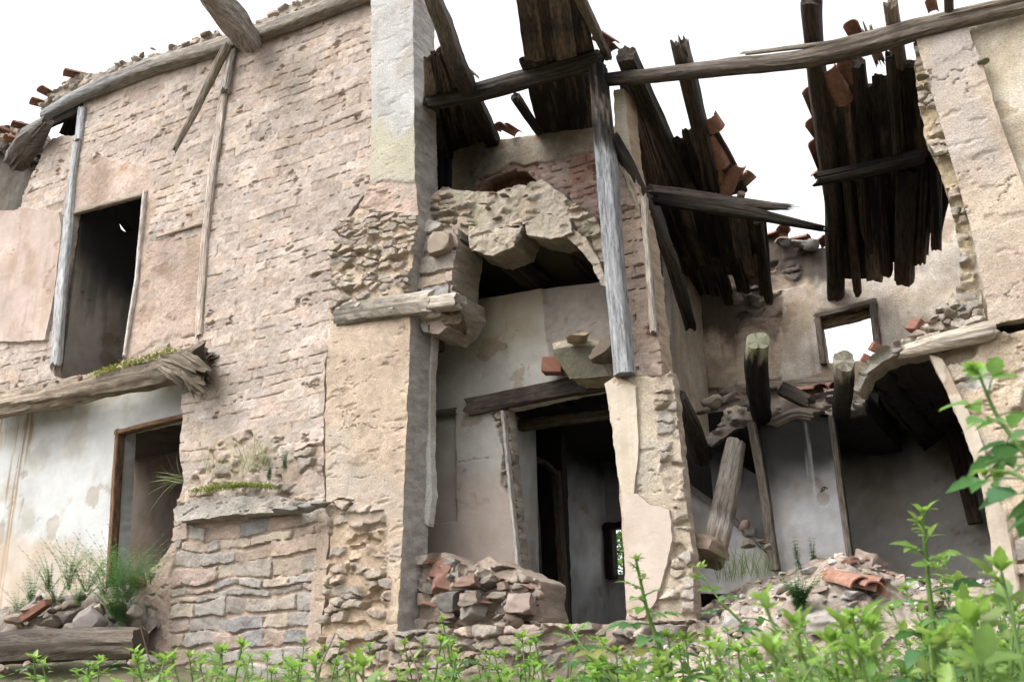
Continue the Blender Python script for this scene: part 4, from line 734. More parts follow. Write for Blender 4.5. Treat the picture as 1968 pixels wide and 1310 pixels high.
timber('wall_plate', [P(1475, 742, 2.9), P(1606, 736, 2.9)], .05, ((0, (.27, .23, .19)), (1, (.22, .18, .15))), 4, rough=.12, label='weathered floor plate along the foot of the wall below the back window', cat='plank')
# floor edge with debris
def st_FE(pl, u, v): a = s_rubble(u, v, 121, .2, .08, .08, (.20, .165, .135), .3, (.14, .12, .1)); return a
tag(wall('floor_edge', [(1352, 850), (1380, 812), (1400, 786), (1470, 775), (1540, 766), (1600, 752), (1660, 744), (1664, 792), (1600, 800), (1565, 790), (1525, 798), (1492, 815), (1440, 812), (1405, 830), (1370, 862)], FY(1.6), 1.85, st_FE, .018, (), .03, .12, 29, rimcol=(.03, .027, .024), rimseg=.1), 'broken burnt edge of the upper floor above the smoke-stained panel', 'floor')
for (x, y), s_, lb in zip([(1370, 772), (1400, 765), (1352, 790)], [.15, .13, .1], ['pale block in a broken hole at the foot of the scorched wall', 'stone beside the pale block at the foot of the scorched wall', 'small stone by the left corner of the upper room floor']):
    rock(P(x, y, 2.2), s_, lb, 'blocks at the foot of the scorched wall', 'fallen_block', color=(.42, .34, .28))
# floor logs pointing out
timber('floor_beam', [P(1456, 655, -.05), P(1450, 700, .25), P(1458, 760, .9), P(1464, 800, 1.6)], [.09, .10, .10, .09], ((0, (.25, .25, .17)), (.05, (.2, .2, .13)), (.09, CHAR), (1, CHAR)), 2.2, rough=.12, spl=.02, label='burnt round floor beam poking out left of the back window', cat='beam', mix2=(.03, .027, .02))
timber('floor_beam', [P(1623, 692, -.05), P(1624, 735, .4), P(1616, 800, 1.7)], [.085, .08, .08], ((0, (.34, .31, .25)), (.07, (.25, .22, .17)), (.15, (.05, .042, .035)), (1, CHAR)), 2.2, rough=.12, spl=.02, label='shorter floor beam with a pale sawn end under the back window', cat='beam', mix2=(.03, .027, .02))
timber('cross_log', [P(1500, 745, 1.4), P(1560, 775, 1.4)], .07, ((0, CHAR), (1, (.06, .05, .04))), 2.3, rough=.2, label='short charred log stuck to the floor beam at the broken floor edge', cat='log')
timber('cross_log', [P(1490, 812, 1.3), P(1530, 792, 1.3), P(1572, 800, 1.3)], .055, ((0, (.08, .07, .055)), (1, (.1, .085, .07))), 2.3, rough=.2, label='bowed log over the top of the smoke-stained panel', cat='log')
timber('dark_strut', [P(1300, 765, .7), P(1325, 815, 1.1), P(1350, 880, 1.7)], .09, ((0, (.07, .06, .05)), (1, CHAR)), 2.3, rough=.15, label='charred strut sinking into the dark behind the stone pier', cat='strut')
# smoke stained panel
def st_PN(pl, u, v):
    a = s_plaster(u, v, 131, (.52, .515, .52), .3, .15); z0 = pl.px([(1540, 875), (1540, 1010)])[:, 1]
    a = (a[0], mixc(a[1], C3((.018, .018, .018)), .97*ss(z0[1], z0[0], v+fbm(u, v, .5, 4, 3)*.35)))
    k = msk(pl, [(1518, 805), (1545, 800), (1568, 900), (1572, 960), (1556, 950)], u, v, .02, .03, 4)*ss(-.1, .1, fbm(u*6, v*.5, .5, 3, 7)); return a[0], mixc(a[1], C3((.60, .60, .58)), .85*k)
pn = wall('plaster_panel', [(1446, 840), (1462, 812), (1520, 802), (1596, 800), (1640, 1110), (1488, 1110)], FY(1.62), .12, st_PN, .016, (), .008, .1, 31, material=M_PL)
tag(pn, 'pale grey plaster panel blackened by smoke at its top, under the upper floor', 'wall')
timber('edge_post', [P(1448, 812, 1.58), P(1470, 960, 1.58), P(1490, 1095, 1.58)], .045, ((0, (.06, .052, .045)), (1, (.19, .165, .14))), 5, .05, rough=.08, parent=pn, spl=0)
timber('edge_post', [P(1600, 800, 1.58), P(1618, 950, 1.58), P(1638, 1095, 1.58)], .03, ((0, (.05, .044, .04)), (1, (.19, .165, .14))), 5, .05, rough=.08, parent=pn, spl=0)
cw = []
for k in range(40):
    t = k/39*5.2; cw.append(P(1582+8*cos(t*1.3)*(1-t*.1), 938-7*sin(t*1.6)+(t*.6), 1.5+.02*sin(t*3)))
timber('wire', cw, .005, ((0, CHAR), (1, CHAR)), 2, rough=0, parent=pn, spl=0, nseg=6)
timber('leaning_log', [P(1413, 850, .85), P(1392, 960, .7), P(1367, 1082, .5)], [.085, .10, .105], ((0, (.15, .135, .12)), (.45, (.21, .19, .165)), (.62, (.15, .125, .10)), (.7, (.40, .37, .34)), (.8, (.28, .23, .18)), (1, (.22, .18, .14))), 2.2, rough=.10, spl=.02, label='thick pale log leaning out of the dark beside the stone pier', cat='log', mix2=(.15, .12, .09))
rock(P(1352, 1048, .3), .13, 'brown block lying against the foot of the leaning log', None, 'fallen_block', color=(.36, .27, .21), me=BLOCK[1])
tag(wall('stair_wall', [(1316, 940), (1345, 955), (1400, 1000), (1450, 1042), (1500, 1085), (1500, 1140), (1320, 1140)], FY(2.0), .1, flat((.42, .415, .41), 141, .5, .2), .03, (), .01, material=M_PL), 'grey sloping stair wall in the dark behind the leaning log', 'wall')
timber('stair_string', [P(1318, 930, 1.95), P(1400, 990, 1.95), P(1500, 1078, 1.95)], .045, ((0, (.09, .085, .08)), (1, (.14, .12, .105))), 5, .03, rough=.05, label='dark sloping stair board on top of the grey stair wall', cat='board')
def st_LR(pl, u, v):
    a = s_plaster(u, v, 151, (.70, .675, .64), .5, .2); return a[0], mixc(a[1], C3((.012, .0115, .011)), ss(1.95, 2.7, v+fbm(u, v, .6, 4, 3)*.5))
hole = [(1896, 945), (1930, 935), (1930, 985), (1898, 985)]
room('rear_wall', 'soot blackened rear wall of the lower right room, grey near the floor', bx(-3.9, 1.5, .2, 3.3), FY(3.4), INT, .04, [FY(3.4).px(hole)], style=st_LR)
timber('brown_post', [P(1822, 800, 3.2), P(1850, 905, 3.2), P(1875, 1005, 3.2)], .07, ((0, (.03, .025, .02)), (.5, (.05, .037, .03)), (1, (.09, .06, .045))), 5, rough=.06, label='dim brown post against the black rear wall of the lower right room', cat='post', spl=0)
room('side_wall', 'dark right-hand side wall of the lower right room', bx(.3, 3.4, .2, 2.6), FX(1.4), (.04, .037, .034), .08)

# ================================================================== RIGHT WALLS
def st_UR(pl, u, v):
    a = s_plaster(u, v, 161, (.62, .55, .45), .9, .2, .25, (.40, .32, .22)); a = (a[0], mixc(a[1], C3((.58, .55, .50)), .7*ss(.0, .2, fbm(u, v, .7, 4, 163))))
    b = s_rubble(u, v, 164, .14, .08, .06, (.46, .37, .25), .35); return over(a, (b[0]+.02, b[1]), msk(pl, [(1740, 60), (1800, 80), (1840, 300), (1890, 620), (1800, 640)], u, v, .02, .03, 4))
tag(wall('upper_wall', [(1758, 75), (1860, 40), (2010, -10), (2120, -45), (2420, -160), (2420, 530), (2120, 590), (1900, 628), (1838, 622), (1815, 600), (1848, 545), (1846, 480), (1822, 380), (1800, 305), (1780, 270), (1768, 200), (1760, 140)], FY(.1), .35, st_UR, .012, (), .02, .1, 33, rimcol=(.42, .35, .25)), 'cream plastered upper wall behind the right pilaster, ragged on its left edge', 'wall')
def st_RP(pl, u, v):
    a = s_render(u, v, 171, (.51, .415, .325), .6); a = (a[0], mixc(a[1], C3((.43, .38, .345)), .8*msk(pl, [(1740, 30), (1900, 20), (1930, 330), (1820, 300)], u, v, .12, .3, 3)))
    return a[0], mixc(a[1], C3((.45, .36, .30)), .6*msk(pl, [(1860, 500), (1990, 470), (1990, 640), (1890, 640)], u, v, .1, .2, 4))
tag(wall('ochre_pilaster', [(1757, 64), (1800, 52), (1858, 42), (1868, 80), (1886, 115), (1910, 195), (1938, 275), (1972, 370), (2010, 480), (2030, 596), (1962, 612), (1902, 624), (1892, 560), (1868, 450), (1835, 330), (1800, 210), (1775, 130)], FY(0), .2, st_RP, .0105, (), .008, .1, 35, rimcol=(.50, .43, .30)), 'leaning ochre pilaster under the right end of the long beam', 'pilaster')
for (x, y), lb in zip([(1772, 150), (1806, 297), (1888, 120)], ['flat stone sticking out high on the left edge of the ochre pilaster', 'flat stone sticking out halfway down the left edge of the ochre pilaster', 'small stone sticking out on the right edge of the ochre pilaster']):
    rock(P(x, y, .0), .07, lb, 'stones sticking out of the ochre pilaster', 'putlog_stone', color=(.36, .33, .25), pool=FLAT, tilt=.15)
def st_LL(pl, u, v):
    a = s_rubble(u, v, 181, .26, .16, .07, (.45, .37, .28), .35); b = s_render(u, v, 182, (.47, .38, .28), 1.3); a = over(a, (b[0]+.04, b[1]), ss(-.04, .08, fbm(u, v, .5, 4, 183)))
    w_ = msk(pl, [(1830, 690), (1900, 700), (1960, 760), (1968, 640), (2100, 600), (2100, 800), (1900, 800)], u, v, .03, .15, 9); a = (a[0], mixc(a[1], C3((.56, .55, .53)), .7*w_*ss(0, .1, fbm(u, v, .2, 4, 185))))
    b = s_plaster(u, v, 184, (.44, .37, .29), .5, .15); a = over(a, (b[0]+.07, b[1]), msk(pl, [(1780, 680), (1812, 690), (1880, 830), (1925, 960), (1962, 1140), (1900, 1140), (1880, 900)], u, v, .008, .012, 5))
    return over(a, (b[0]+.075, cvar((.46, .385, .31), u, v, 187)), msk(pl, [(1890, 965), (1935, 975), (1965, 1140), (1905, 1140)], u, v, .008, .01, 6))
tag(wall('lower_wall', [(1786, 682), (1830, 668), (1900, 645), (1960, 640), (2120, 612), (2420, 560), (2420, 1345), (1925, 1345), (1914, 1120), (1902, 1010), (1893, 960), (1878, 900), (1852, 830), (1822, 755)], FY(.1), .4, st_LL, .0115, (), .012, .1, 37, rimcol=(.40, .34, .26)), 'broken rubble lower wall with a tan plaster reveal at the right edge', 'wall')
lw = [o for o in COL.objects if o.name.startswith('lower_wall')][0]
wall('plaster_reveal', [(1786, 682), (1812, 690), (1880, 830), (1920, 960), (1932, 990), (1958, 1140), (1914, 1140), (1902, 1010), (1893, 960), (1878, 900), (1852, 830), (1822, 755)], FY(.02), .1, lambda p, u, v: s_plaster(u, v, 184, (.46, .395, .32), .5, .12, .3, (.36, .29, .21)), .0105, (), .008, .1, 5, material=M_PL, parent=lw, rimcol=(.44, .38, .3), rimn=.004)
timber('sill_beam', [P(1740, 676, .0), P(1820, 655, .0), P(1900, 636, .0), P(1912, 632, .05)], [.05, .065, .07, .06], ((0, (.42, .36, .29)), (1, (.38, .33, .27))), 3, rough=.15, label='pale worn beam between ochre pilaster and the lower right wall', cat='beam', mix2=WTH)
timber('gap_filler', [P(1906, 632, .2), P(2060, 600, .2)], .08, ((0, CHAR), (1, CHAR)), 3, label='black filler in the dark slot under the ochre pilaster', cat='beam')  # black strip stands in for the dark of the gap
def st_RL(pl, u, v):
    a = s_rubble(u, v, 191, .2, .09, .07, (.43, .36, .275), .3); b = s_render(u, v, 192, (.36, .34, .29), 1.5); return over(a, b, msk(pl, [(1630, 760), (1640, 690), (1740, 640), (1760, 690), (1660, 760)], u, v, .03, .1, 3))
tag(wall('broken_floor', [(1638, 748), (1652, 706), (1690, 674), (1735, 655), (1770, 632), (1800, 604), (1830, 562), (1882, 556), (1894, 600), (1900, 628), (1860, 642), (1800, 664), (1766, 674), (1732, 676), (1700, 690), (1668, 716), (1650, 752)], FY(.08), .3, st_RL, .011, (), .022, .1, 39, rimcol=(.3, .25, .2)), 'heap of broken masonry on the sagging floor edge right of the back window', 'masonry')
tag(wall('broken_ceiling', [(1648, 732), (1668, 712), (1702, 688), (1740, 676), (1800, 680), (1930, 650), (2050, 640), (2050, 615), (1740, 664), (1690, 690), (1650, 716)], FY(.4), 3.0, lambda p, u, v: s_render(u, v, 193, (.035, .03, .027), 1.5), .03, (), .03, .12, 41, rimcol=(.035, .03, .026), rimseg=.15, rimn=.05), 'black burnt underside of the sagging floor above the lower right room', 'ceiling')

roofsheet('ceiling', 'black sheet added over the lower right room to stop sky leaks', [(-1.45, 1.1, 2.76), (1.5, 1.1, 2.66), (1.5, 3.45, 2.85), (-1.9, 3.45, 2.95)], .06, (.012, .011, .01))  # extra sheet, added to block sky showing through above the room

# ================================================================== ROOF TILES
def tilemesh(seed, frac=1.0):
    R = random.Random(seed); nu, nv = 14, 8; V = []; 
    for side in (0, 1):
        for j in range(nv+1):
            for i in range(nu+1):
                a = pi*(.03+.94*i/nu); y = (j/nv-.5)*.42*frac; r = (.095-.012*(j/nv))-side*.013+.002*sin(5*a+seed)
                if frac < 1 and j == nv: y -= .05*abs(sin(i*1.7+seed))
                V.append((r*cos(a), y, r*sin(a)*.85))
    k = (nu+1)*(nv+1); f = []
    idx = lambda i, j, s: s*k+j*(nu+1)+i
    for j in range(nv):
        for i in range(nu):
            f.append((idx(i, j, 0), idx(i+1, j, 0), idx(i+1, j+1, 0), idx(i, j+1, 0))[::-1]); f.append((idx(i, j, 1), idx(i+1, j, 1), idx(i+1, j+1, 1), idx(i, j+1, 1)))
        for i in (0, nu): f.append((idx(i, j, 0), idx(i, j+1, 0), idx(i, j+1, 1), idx(i, j, 1)))
    for i in range(nu):
        for j in (0, nv): f.append((idx(i, j, 0), idx(i+1, j, 0), idx(i+1, j, 1), idx(i, j, 1)))
    return mkmesh('roof_tile', V, [np.array(f)], np.tile([(.27, .145, .105)], (len(V), 1)), smooth=True, sharp=40)
TILE = [tilemesh(1), tilemesh(2, .7), tilemesh(3, .5), tilemesh(4)]
def tile(p, rot, label, group, me=None, s=1.0, flip=False):
    o = link('roof_tile', me or rnd.choice(TILE), M_CL); o.location = p; o.rotation_euler = (rot[0]+(pi if flip else 0), rot[1], rot[2]); o.scale = (s, s, s); return tag(o, label, 'roof tile', group)
def rtile(x, y, label, group, up_=.06, pl=P1, rz=0, **k):
    p = pl.hit(x, y)-pl.n*up_; sl = math.atan2(pl.v[2], pl.v[1]); return tile(p, (sl+rnd.uniform(-.1, .1), rnd.uniform(-.2, .2), rz+rnd.uniform(-.1, .1)), label, group, **k)
GT = 'loose clay tiles on the broken roof'
for x, y, lb, k in [(1366, 240, 'upright reddish clay tile channel right of the split-topped rafter', dict(flip=True)), (1371, 296, 'clay tile below the upright one right of the split-topped rafter', dict(flip=True)), (1379, 350, 'lowest clay tile in the short row right of the split-topped rafter', dict(flip=True)),
                    (1402, 352, 'curled clay tile against the sky at the edge of the left roof', dict(flip=True, rz=.8)), (1424, 364, 'outermost clay tile on the edge of the left roof', dict(rz=1.2)), (1416, 378, 'dirty clay tile above the splintered purlin tip', dict(rz=.5)),
                    (1570, 215, 'clay tile at the top of the row left of the longest rafter', {}), (1574, 262, 'clay tile in the middle of the row left of the longest rafter', {}), (1579, 312, 'lowest clay tile in the row left of the longest rafter', {}),
                    (1625, 150, 'large reddish clay tile under the long beam', dict(rz=.3)), (1605, 170, 'clay tile end beside the large reddish one under the long beam', dict(flip=True)), (1640, 72, 'pale clay tile piece lying on the long beam', dict(s=.7)), (1790, 25, 'small clay tile shard on the beam near the right pilaster', dict(s=.5)),
                    (1250, 262, 'clay tile tip left of the split-topped rafter', dict(s=.8)), (1570, 345, 'broken clay tile on the end of the black purlin', dict(s=.6, rz=1.4))]:
    rtile(x, y, lb, GT, **k)
for x, y, lb in [(862, 118, 'reddish clay tile behind the slanting rafter at the pilaster'), (848, 135, 'clay tile close to the pilaster top'), (905, 160, 'clay tile edge right of the slanting rafter'), (966, 258, 'dark clay tile at the left top of the chimney breast'), (985, 262, 'small clay tile on top of the chimney breast'), (1166, 92, 'clay tile standing behind the corner post head'), (1178, 112, 'tilted pale clay tile beside the corner post head')]:
    rtile(x, y, lb, 'clay tiles over the bay', pl=P2, s=rnd.uniform(.6, .9))
for x, y, r in [(1478, 462, 1.2), (1500, 455, .5), (1535, 468, 1.4), (1578, 472, .8)]:
    tile(P(x, y-3, 3.5), (.1, .2, r), 'weathered clay tile on the broken top of the rear wall', 'tiles on the rear wall top', s=.9)
for x, y, r in [(1510, 752, .3), (1545, 755, 1.2), (1580, 752, .2), (1595, 748, .9)]:
    tile(P(x, y, 2.4), (.2, .2, r), 'clay tile lying on the upper floor under the back window', 'tiles on the upper floor', s=.9)
for x, y, lb in [(1622, 1118, 'broken reddish clay tile on top of the rubble heap'), (1655, 1128, 'reddish clay tile half buried at the right of the rubble heap'), (1640, 1120, 'curved clay tile lying under the broken one on the rubble heap')]:
    tile(P(x, y, .1), (.3, rnd.uniform(-.4, .4), rnd.uniform(.5, 1.4)), lb, 'clay tiles on the rubble heap', s=1.0, me=TILE[0])
for x, y, k_, lb in [(1682, 668, .036, 'red brick piece on the floor edge at the window corner'), (1664, 688, .03, 'small red brick shard on the floor edge below the window corner'), (1762, 628, .05, 'red brick shard in the broken masonry left of the ochre pilaster')]:
    brick(P(x, y, .28), (k_, k_*1.3, k_), (.4, .5, rnd.uniform(0, 3)), lb, 'brick shards on the floor edge')
for x, y, lb in [(78, 200, 'broken clay tile at the far left tip of the eave'), (96, 182, 'upper clay tile at the left tip of the eave beam'), (150, 146, 'round clay tile lying on the eave beam near its left end'), (22, 268, 'red clay tile on the low roof at the far left'), (42, 244, 'dark tile above the short dark log at the far left'), (3, 252, 'clay tile cut off by the left edge of the view')]:
    tile(P(x, y, .15), (.2, rnd.uniform(-.3, .3), rnd.uniform(-.4, .4)), lb, 'tiles along the left eave', s=.9)

# ================================================================== RUBBLE
def mound(name, x0, x1, y0, y1, zfun, label, style, res=.022):
    nx, ny = int((x1-x0)/res), int((y1-y0)/res); X, Y = np.meshgrid(np.linspace(x0, x1, nx), np.linspace(y0, y1, ny), indexing='ij'); u, v = X.ravel(), Y.ravel()
    h, c = style(u, v); z = zfun(u, v)+h; i = np.arange(nx*ny).reshape(nx, ny); q = np.stack([i[:-1, :-1], i[1:, :-1], i[1:, 1:], i[:-1, 1:]], -1).reshape(-1, 4)
    return tag(link(name, mkmesh(name, np.stack([u, v, z], 1), [q], c), M_ST), label, 'rubble', kind='stuff')
def hump(u, v, px, topfun):                          # profile: rises from the ground in front to topfun at the wall
    return None
def zr(u, v):
    top = np.interp(u, [-3.4, -3.0, -2.6, -2.2, -1.8, -1.4, -1.0, -.5, 0.5], [.62, .78, .95, 1.0, 1.05, .94, .82, .77, .77])
    t = ss(-.9, .55, v); return .1+(top-.1)*t*(1-.35*ss(.7, 1.8, v))+fbm(u, v, .5, 4, 5)*.25
mound('rubble_heap', -3.35, .6, -1.4, 2.0, zr, 'mound of crushed plaster and earth in front of the burnt lower room', lambda u, v: s_rubble(u, v, 201, .09, .08, .05, (.27, .22, .18), .25))
def zl(u, v):
    top = np.interp(u, [-13, -12, -11, -10, -9.2, -8.8], [1.2, 1.32, 1.4, 1.45, 1.4, 1.0]); return .25+(top-.3)*ss(-.75, .3, v)+fbm(u, v, .5, 4, 6)*.2
mound('rubble_heap', -13.2, -8.9, -1.1, .6, zl, 'ledge of earth and stones under the white wall at the lower left', lambda u, v: s_rubble(u, v, 203, .16, .12, .07, (.17, .14, .11), .3, (.2, .17, .14)), .028)
RWP = [(812, 1072), (850, 1060), (880, 1078), (905, 1088), (935, 1070), (975, 1082), (1005, 1100), (1036, 1118), (1042, 1200), (1050, 1345), (800, 1345)]
tag(wall('rubble_wall', RWP, FY(.35), .5, lambda p, u, v: s_rubble(u, v, 205, .24, .13, .11, (.40, .32, .26), .25), .0115, (), .035, .12, 43), 'low broken wall of loose stones left of the inner doorway', 'wall')
tag(wall('door_sill', [(760, 1215), (900, 1205), (1045, 1198), (1120, 1200), (1205, 1192), (1340, 1196), (1420, 1230), (1420, 1360), (740, 1360)], FY(-.12), .7, lambda p, u, v: s_rubble(u, v, 207, .26, .11, .10, (.33, .265, .215), .2), .0125, (), .03, .12, 45), 'crumbling stone sill below the inner doorway and stone pier', 'sill')
def scatter(n, poly, Y, s, label, group, pool=None, **k):
    A = np.array(poly, float); lo, hi = A.min(0), A.max(0); c = 0
    while c < n:
        x, y = rnd.uniform(lo[0], hi[0]), rnd.uniform(lo[1], hi[1])
        if not inside([A], np.array([x]), np.array([y]))[0]: continue
        rock(P(x, y, Y(x, y) if callable(Y) else rnd.uniform(*Y)), rnd.uniform(*s)*rnd.uniform(.6, 1), label, group, pool=pool, **k); c += 1
A_ = lambda y0, y1, Y0, Y1: (lambda x, y: Y0+(y-y0)/(y1-y0)*(Y1-Y0)+rnd.uniform(-.05, .05))
scatter(50, [(818, 1075), (900, 1085), (1000, 1100), (1038, 1130), (1042, 1200), (830, 1210)], A_(1075, 1210, .36, .1), (.06, .13), 'loose stone in the broken wall left of the inner doorway', 'stones of the low broken wall', pool=BLOCK+BLOCK+FLAT+ROCK[:3])
scatter(28, [(830, 1200), (1060, 1195), (1200, 1190), (1340, 1200), (1400, 1250), (830, 1270)], (-.4, -.1), (.05, .13), 'loose stone along the crumbling sill under the doorway', 'stones along the sill', pool=ROCK+FLAT)
PALE_R = [m_.copy() for m_ in FLAT+FLAT+FLAT[:2]+BLOCK[:2]+ROCK[:4]]
for m_ in PALE_R: m_.materials.clear(); m_.materials.append(M_R2)
for k in range(84):
    x, y = rnd.uniform(-3.2, -.5), rnd.uniform(-.75, .75); s_ = .03+.10*rnd.random()**2
    rock((x, y, float(zr(np.array([x]), np.array([y]))[0])+s_*.35+.02), s_, 'pale rubble stone on the mound before the burnt lower room', 'rubble on the mound', pool=PALE_R, tilt=.5)
# plaster crumbs over the mound: too many to count
cv_, cf_, cc2, n_ = [], [], [], 0; RR = np.random.RandomState(5)
cm_ = []
for m_ in FLAT[:2]+BLOCK[:1]+ROCK[:2]:
    bm = bmesh.new(); bm.from_mesh(m_); bmesh.ops.triangulate(bm, faces=bm.faces); bmesh.ops.dissolve_limit(bm, angle_limit=radians(22), verts=bm.verts, edges=bm.edges); bmesh.ops.triangulate(bm, faces=bm.faces); bm.verts.index_update()
    cm_.append((np.array([v.co[:] for v in bm.verts]), np.array([[v.index for v in f.verts] for f in bm.faces]))); bm.free()
for k in range(1100):
    v_, f_ = cm_[RR.randint(len(cm_))]; x, y = RR.uniform(-3.3, .3), RR.uniform(-1.2, .85); s_ = .008+.035*RR.rand()**2.2
    a1, a2 = RR.uniform(0, 6.28), RR.uniform(-.6, .6); r1 = np.array([[cos(a1), -sin(a1), 0], [sin(a1), cos(a1), 0], [0, 0, 1]]); r2 = np.array([[1, 0, 0], [0, cos(a2), -sin(a2)], [0, sin(a2), cos(a2)]])
    cv_.append(v_@(r1@r2).T*s_+np.array([x, y, float(zr(np.array([x]), np.array([y]))[0])+.045])); cf_.append(f_+n_); n_ += len(v_)
    cc2.append(np.tile([(.62, .59, .55), (.50, .40, .33), (.40, .32, .26), (.58, .50, .44), (.36, .19, .14)][RR.choice(5, p=[.3, .25, .2, .17, .08])], (len(v_), 1)))
tag(link('plaster_crumbs', mkmesh('plaster_crumbs', np.concatenate(cv_), [np.concatenate(cf_)], np.concatenate(cc2), smooth=False), M_ST), 'crumbs of broken plaster and brick strewn over the mound', 'crumbs', kind='stuff')
scatter(32, [(20, 1185), (70, 1160), (150, 1140), (230, 1150), (270, 1180), (250, 1205), (30, 1210)], (-.35, .1), (.08, .2), 'rough stone on the earth ledge above the fallen log', 'stones above the fallen log', pool=ROCK)
rock(P(172, 1190, -.4), .26, 'big grey boulder sitting right on the fallen log', None, 'boulder', color=(.31, .27, .25), me=ROCK[0], tilt=.1, rz=.3)
brick(P(70, 1172, -.35), (.17, .06, .04), (.1, -.5, .2), 'reddish brick piece on the earth ledge at the lower left'); brick(P(268, 1116, .1), (.12, .06, .035), (.1, .3, .2), 'reddish brick piece by the foot of the lower left door')
timber('broken_stick', [P(45, 1175, -.4), P(78, 1150, -.3)], .035, ((0, (.3, .27, .23)), (1, (.36, .32, .28))), 4, label='short pale stick among the stones above the fallen log', cat='stick')
for x, y, s_, lb in [(905, 1150, .10, 'square stone in the middle of the low broken wall'), (1002, 1160, .13, 'pale pink block at the right end of the low broken wall'), (898, 1118, .085, 'reddish square stone above the other square one in the low broken wall'), (1010, 1215, .2, 'long flat stone jutting from the sill left of the doorway'), (1150, 1215, .17, 'long flat stone in the sill below the doorway')]:
    rock(P(x, y, .1), s_, lb, 'large blocks of the low broken wall and sill', 'stone_block', color=(.36, .24, .19) if 'reddish' in lb else ((.47, .37, .32) if 'pink' in lb else (.37, .30, .25)), me=FLAT[2] if 'long' in lb else BLOCK[0], tilt=.1, rz=.2)
# stones on top of beams and broken edges
scatter(14, [(100, 195), (300, 105), (430, 72), (425, 60), (290, 95), (95, 180)], (.1, .3), (.06, .13), 'stone lying on top of the eave beam left of the jutting log', 'stones on the left eave', pool=ROCK+FLAT)
scatter(10, [(500, 52), (700, -8), (690, -16), (495, 38)], (.1, .3), (.06, .13), 'stone lying on top of the eave beam right of the jutting log', 'stones on the right part of the eave')
scatter(12, [(825, 400), (870, 375), (940, 372), (1040, 350), (1090, 390), (1100, 420), (900, 440), (830, 430)], (.18, .3), (.04, .09), 'small stone set in the rim of the hearth slab', 'stones in the hearth slab', pool=FLAT)
scatter(12, [(1690, 672), (1740, 645), (1800, 600), (1880, 575), (1890, 615), (1800, 650), (1700, 685)], (-.02, .1), (.04, .1), 'broken stone piled on the floor edge left of the ochre pilaster', 'stones on the broken floor edge', pool=ROCK+FLAT)
scatter(6, [(1385, 360), (1440, 365), (1450, 385), (1390, 385)], (1.7, 1.9), (.04, .09), 'stone on the roof edge above the splintered purlin', 'stones on the roof edge')
scatter(12, [(1478, 462), (1530, 470), (1590, 478), (1590, 470), (1500, 455)], (3.35, 3.6), (.06, .12), 'stone on the broken top of the rear wall', 'stones on the rear wall top')
scatter(6, [(1420, 1010), (1470, 1010), (1478, 1050), (1440, 1050)], (1.3, 1.5), (.05, .1), 'stone piled by the stair board left of the smoke-stained panel', 'stones by the stair')
scatter(5, [(0, 260), (80, 240), (90, 260), (0, 290)], (.2, .5), (.08, .14), 'stone in the broken eave at the far left', 'stones in the far left eave')
scatter(10, [(60, 752), (200, 722), (205, 712), (60, 742)], (-.02, .08), (.03, .08), 'crumbled stone lying on the floor log left of the moss', 'stones on the floor log')
scatter(7, [(0, 1275), (300, 1262), (330, 1290), (0, 1300)], (-1.1, -.8), (.08, .16), 'stone lying under the fallen log at the lower left', 'stones under the fallen log')
timber('fallen_log', [P(-40, 1250, -.75), P(60, 1240, -.75), P(160, 1236, -.72), P(272, 1236, -.65)], [.17, .17, .155, .14], ((0, (.03, .026, .022)), (.35, (.075, .062, .05)), (1, (.12, .10, .08))), 2.2, rough=.14, spl=.03, label='thick cracked fallen log lying at the lower left corner', cat='log', mix2=(.08, .065, .05))

# ================================================================== PLANTS
class Geo:
    def __init__(s): s.V, s.Q, s.C, s.n = [], [], [], 0
    def add(s, V, Qd, C):
        s.V.append(np.asarray(V, float)); s.Q.append(np.asarray(Qd)+s.n); s.C.append(np.broadcast_to(C, (len(V), 3))); s.n += len(V)
    def mesh(s, name): return mkmesh(name, np.concatenate(s.V), [np.concatenate(s.Q)], np.concatenate(s.C), smooth=True)
def frame(d, up=(0, 0, 1)):
    d = np.asarray(d, float); d = d/np.linalg.norm(d); a = np.cross(d, up); n = np.linalg.norm(a); a = a/n if n > 1e-4 else np.array([1., 0, 0]); return d, a, np.cross(a, d)
def leaflet(g, p, d, L, W, col, droop=.3, fold=.35, roll=0, nseg=7, teeth=True):
    d, a, b = frame(d); a, b = a*cos(roll)+b*sin(roll), b*cos(roll)-a*sin(roll); V = []; C = []
    for i in range(nseg+1):
        t = i/nseg; wd = W*.5*(sin(pi*min(1, t**.75))**.85 if t < 1 else 0)*(1 if not teeth or i % 2 else .84)
        c = p+d*(L*t)-b*(droop*L*t*t)
        for sgn in (-1, 0, 1): V.append(c+a*(sgn*wd)+b*(abs(sgn)*wd*fold)); C.append(np.array(col)*(1.12 if sgn == 0 else 1)*(1+.12*(t-.5)))
    q = []
    for i in range(nseg):
        for k in (0, 1): o = i*3+k; q.append((o, o+1, o+4, o+3))
    g.add(V, q, np.array(C))
def tube(g, pts, r0_, r1_, col, k=6):
    pts = np.array(pts); V = []; n = len(pts)
    for i, p in enumerate(pts):
        d, a, b = frame(pts[min(i+1, n-1)]-pts[max(i-1, 0)], (.3, .9, .1)); r = r0_+(r1_-r0_)*i/(n-1)
        for j in range(k): V.append(p+a*r*cos(2*pi*j/k)+b*r*sin(2*pi*j/k))
    q = [(i*k+j, i*k+(j+1) % k, (i+1)*k+(j+1) % k, (i+1)*k+j) for i in range(n-1) for j in range(k)]
    g.add(V, q, np.array(col))
def bez(pts, n):
    pts = np.array(pts, float); t = np.linspace(0, len(pts)-1, n); c = np.stack([np.interp(t, np.arange(len(pts)), pts[:, k]) for k in range(3)], 1)
    for _ in range(max(1, n//6)): c[1:-1] = .25*c[:-2]+.5*c[1:-1]+.25*c[2:]
    return c
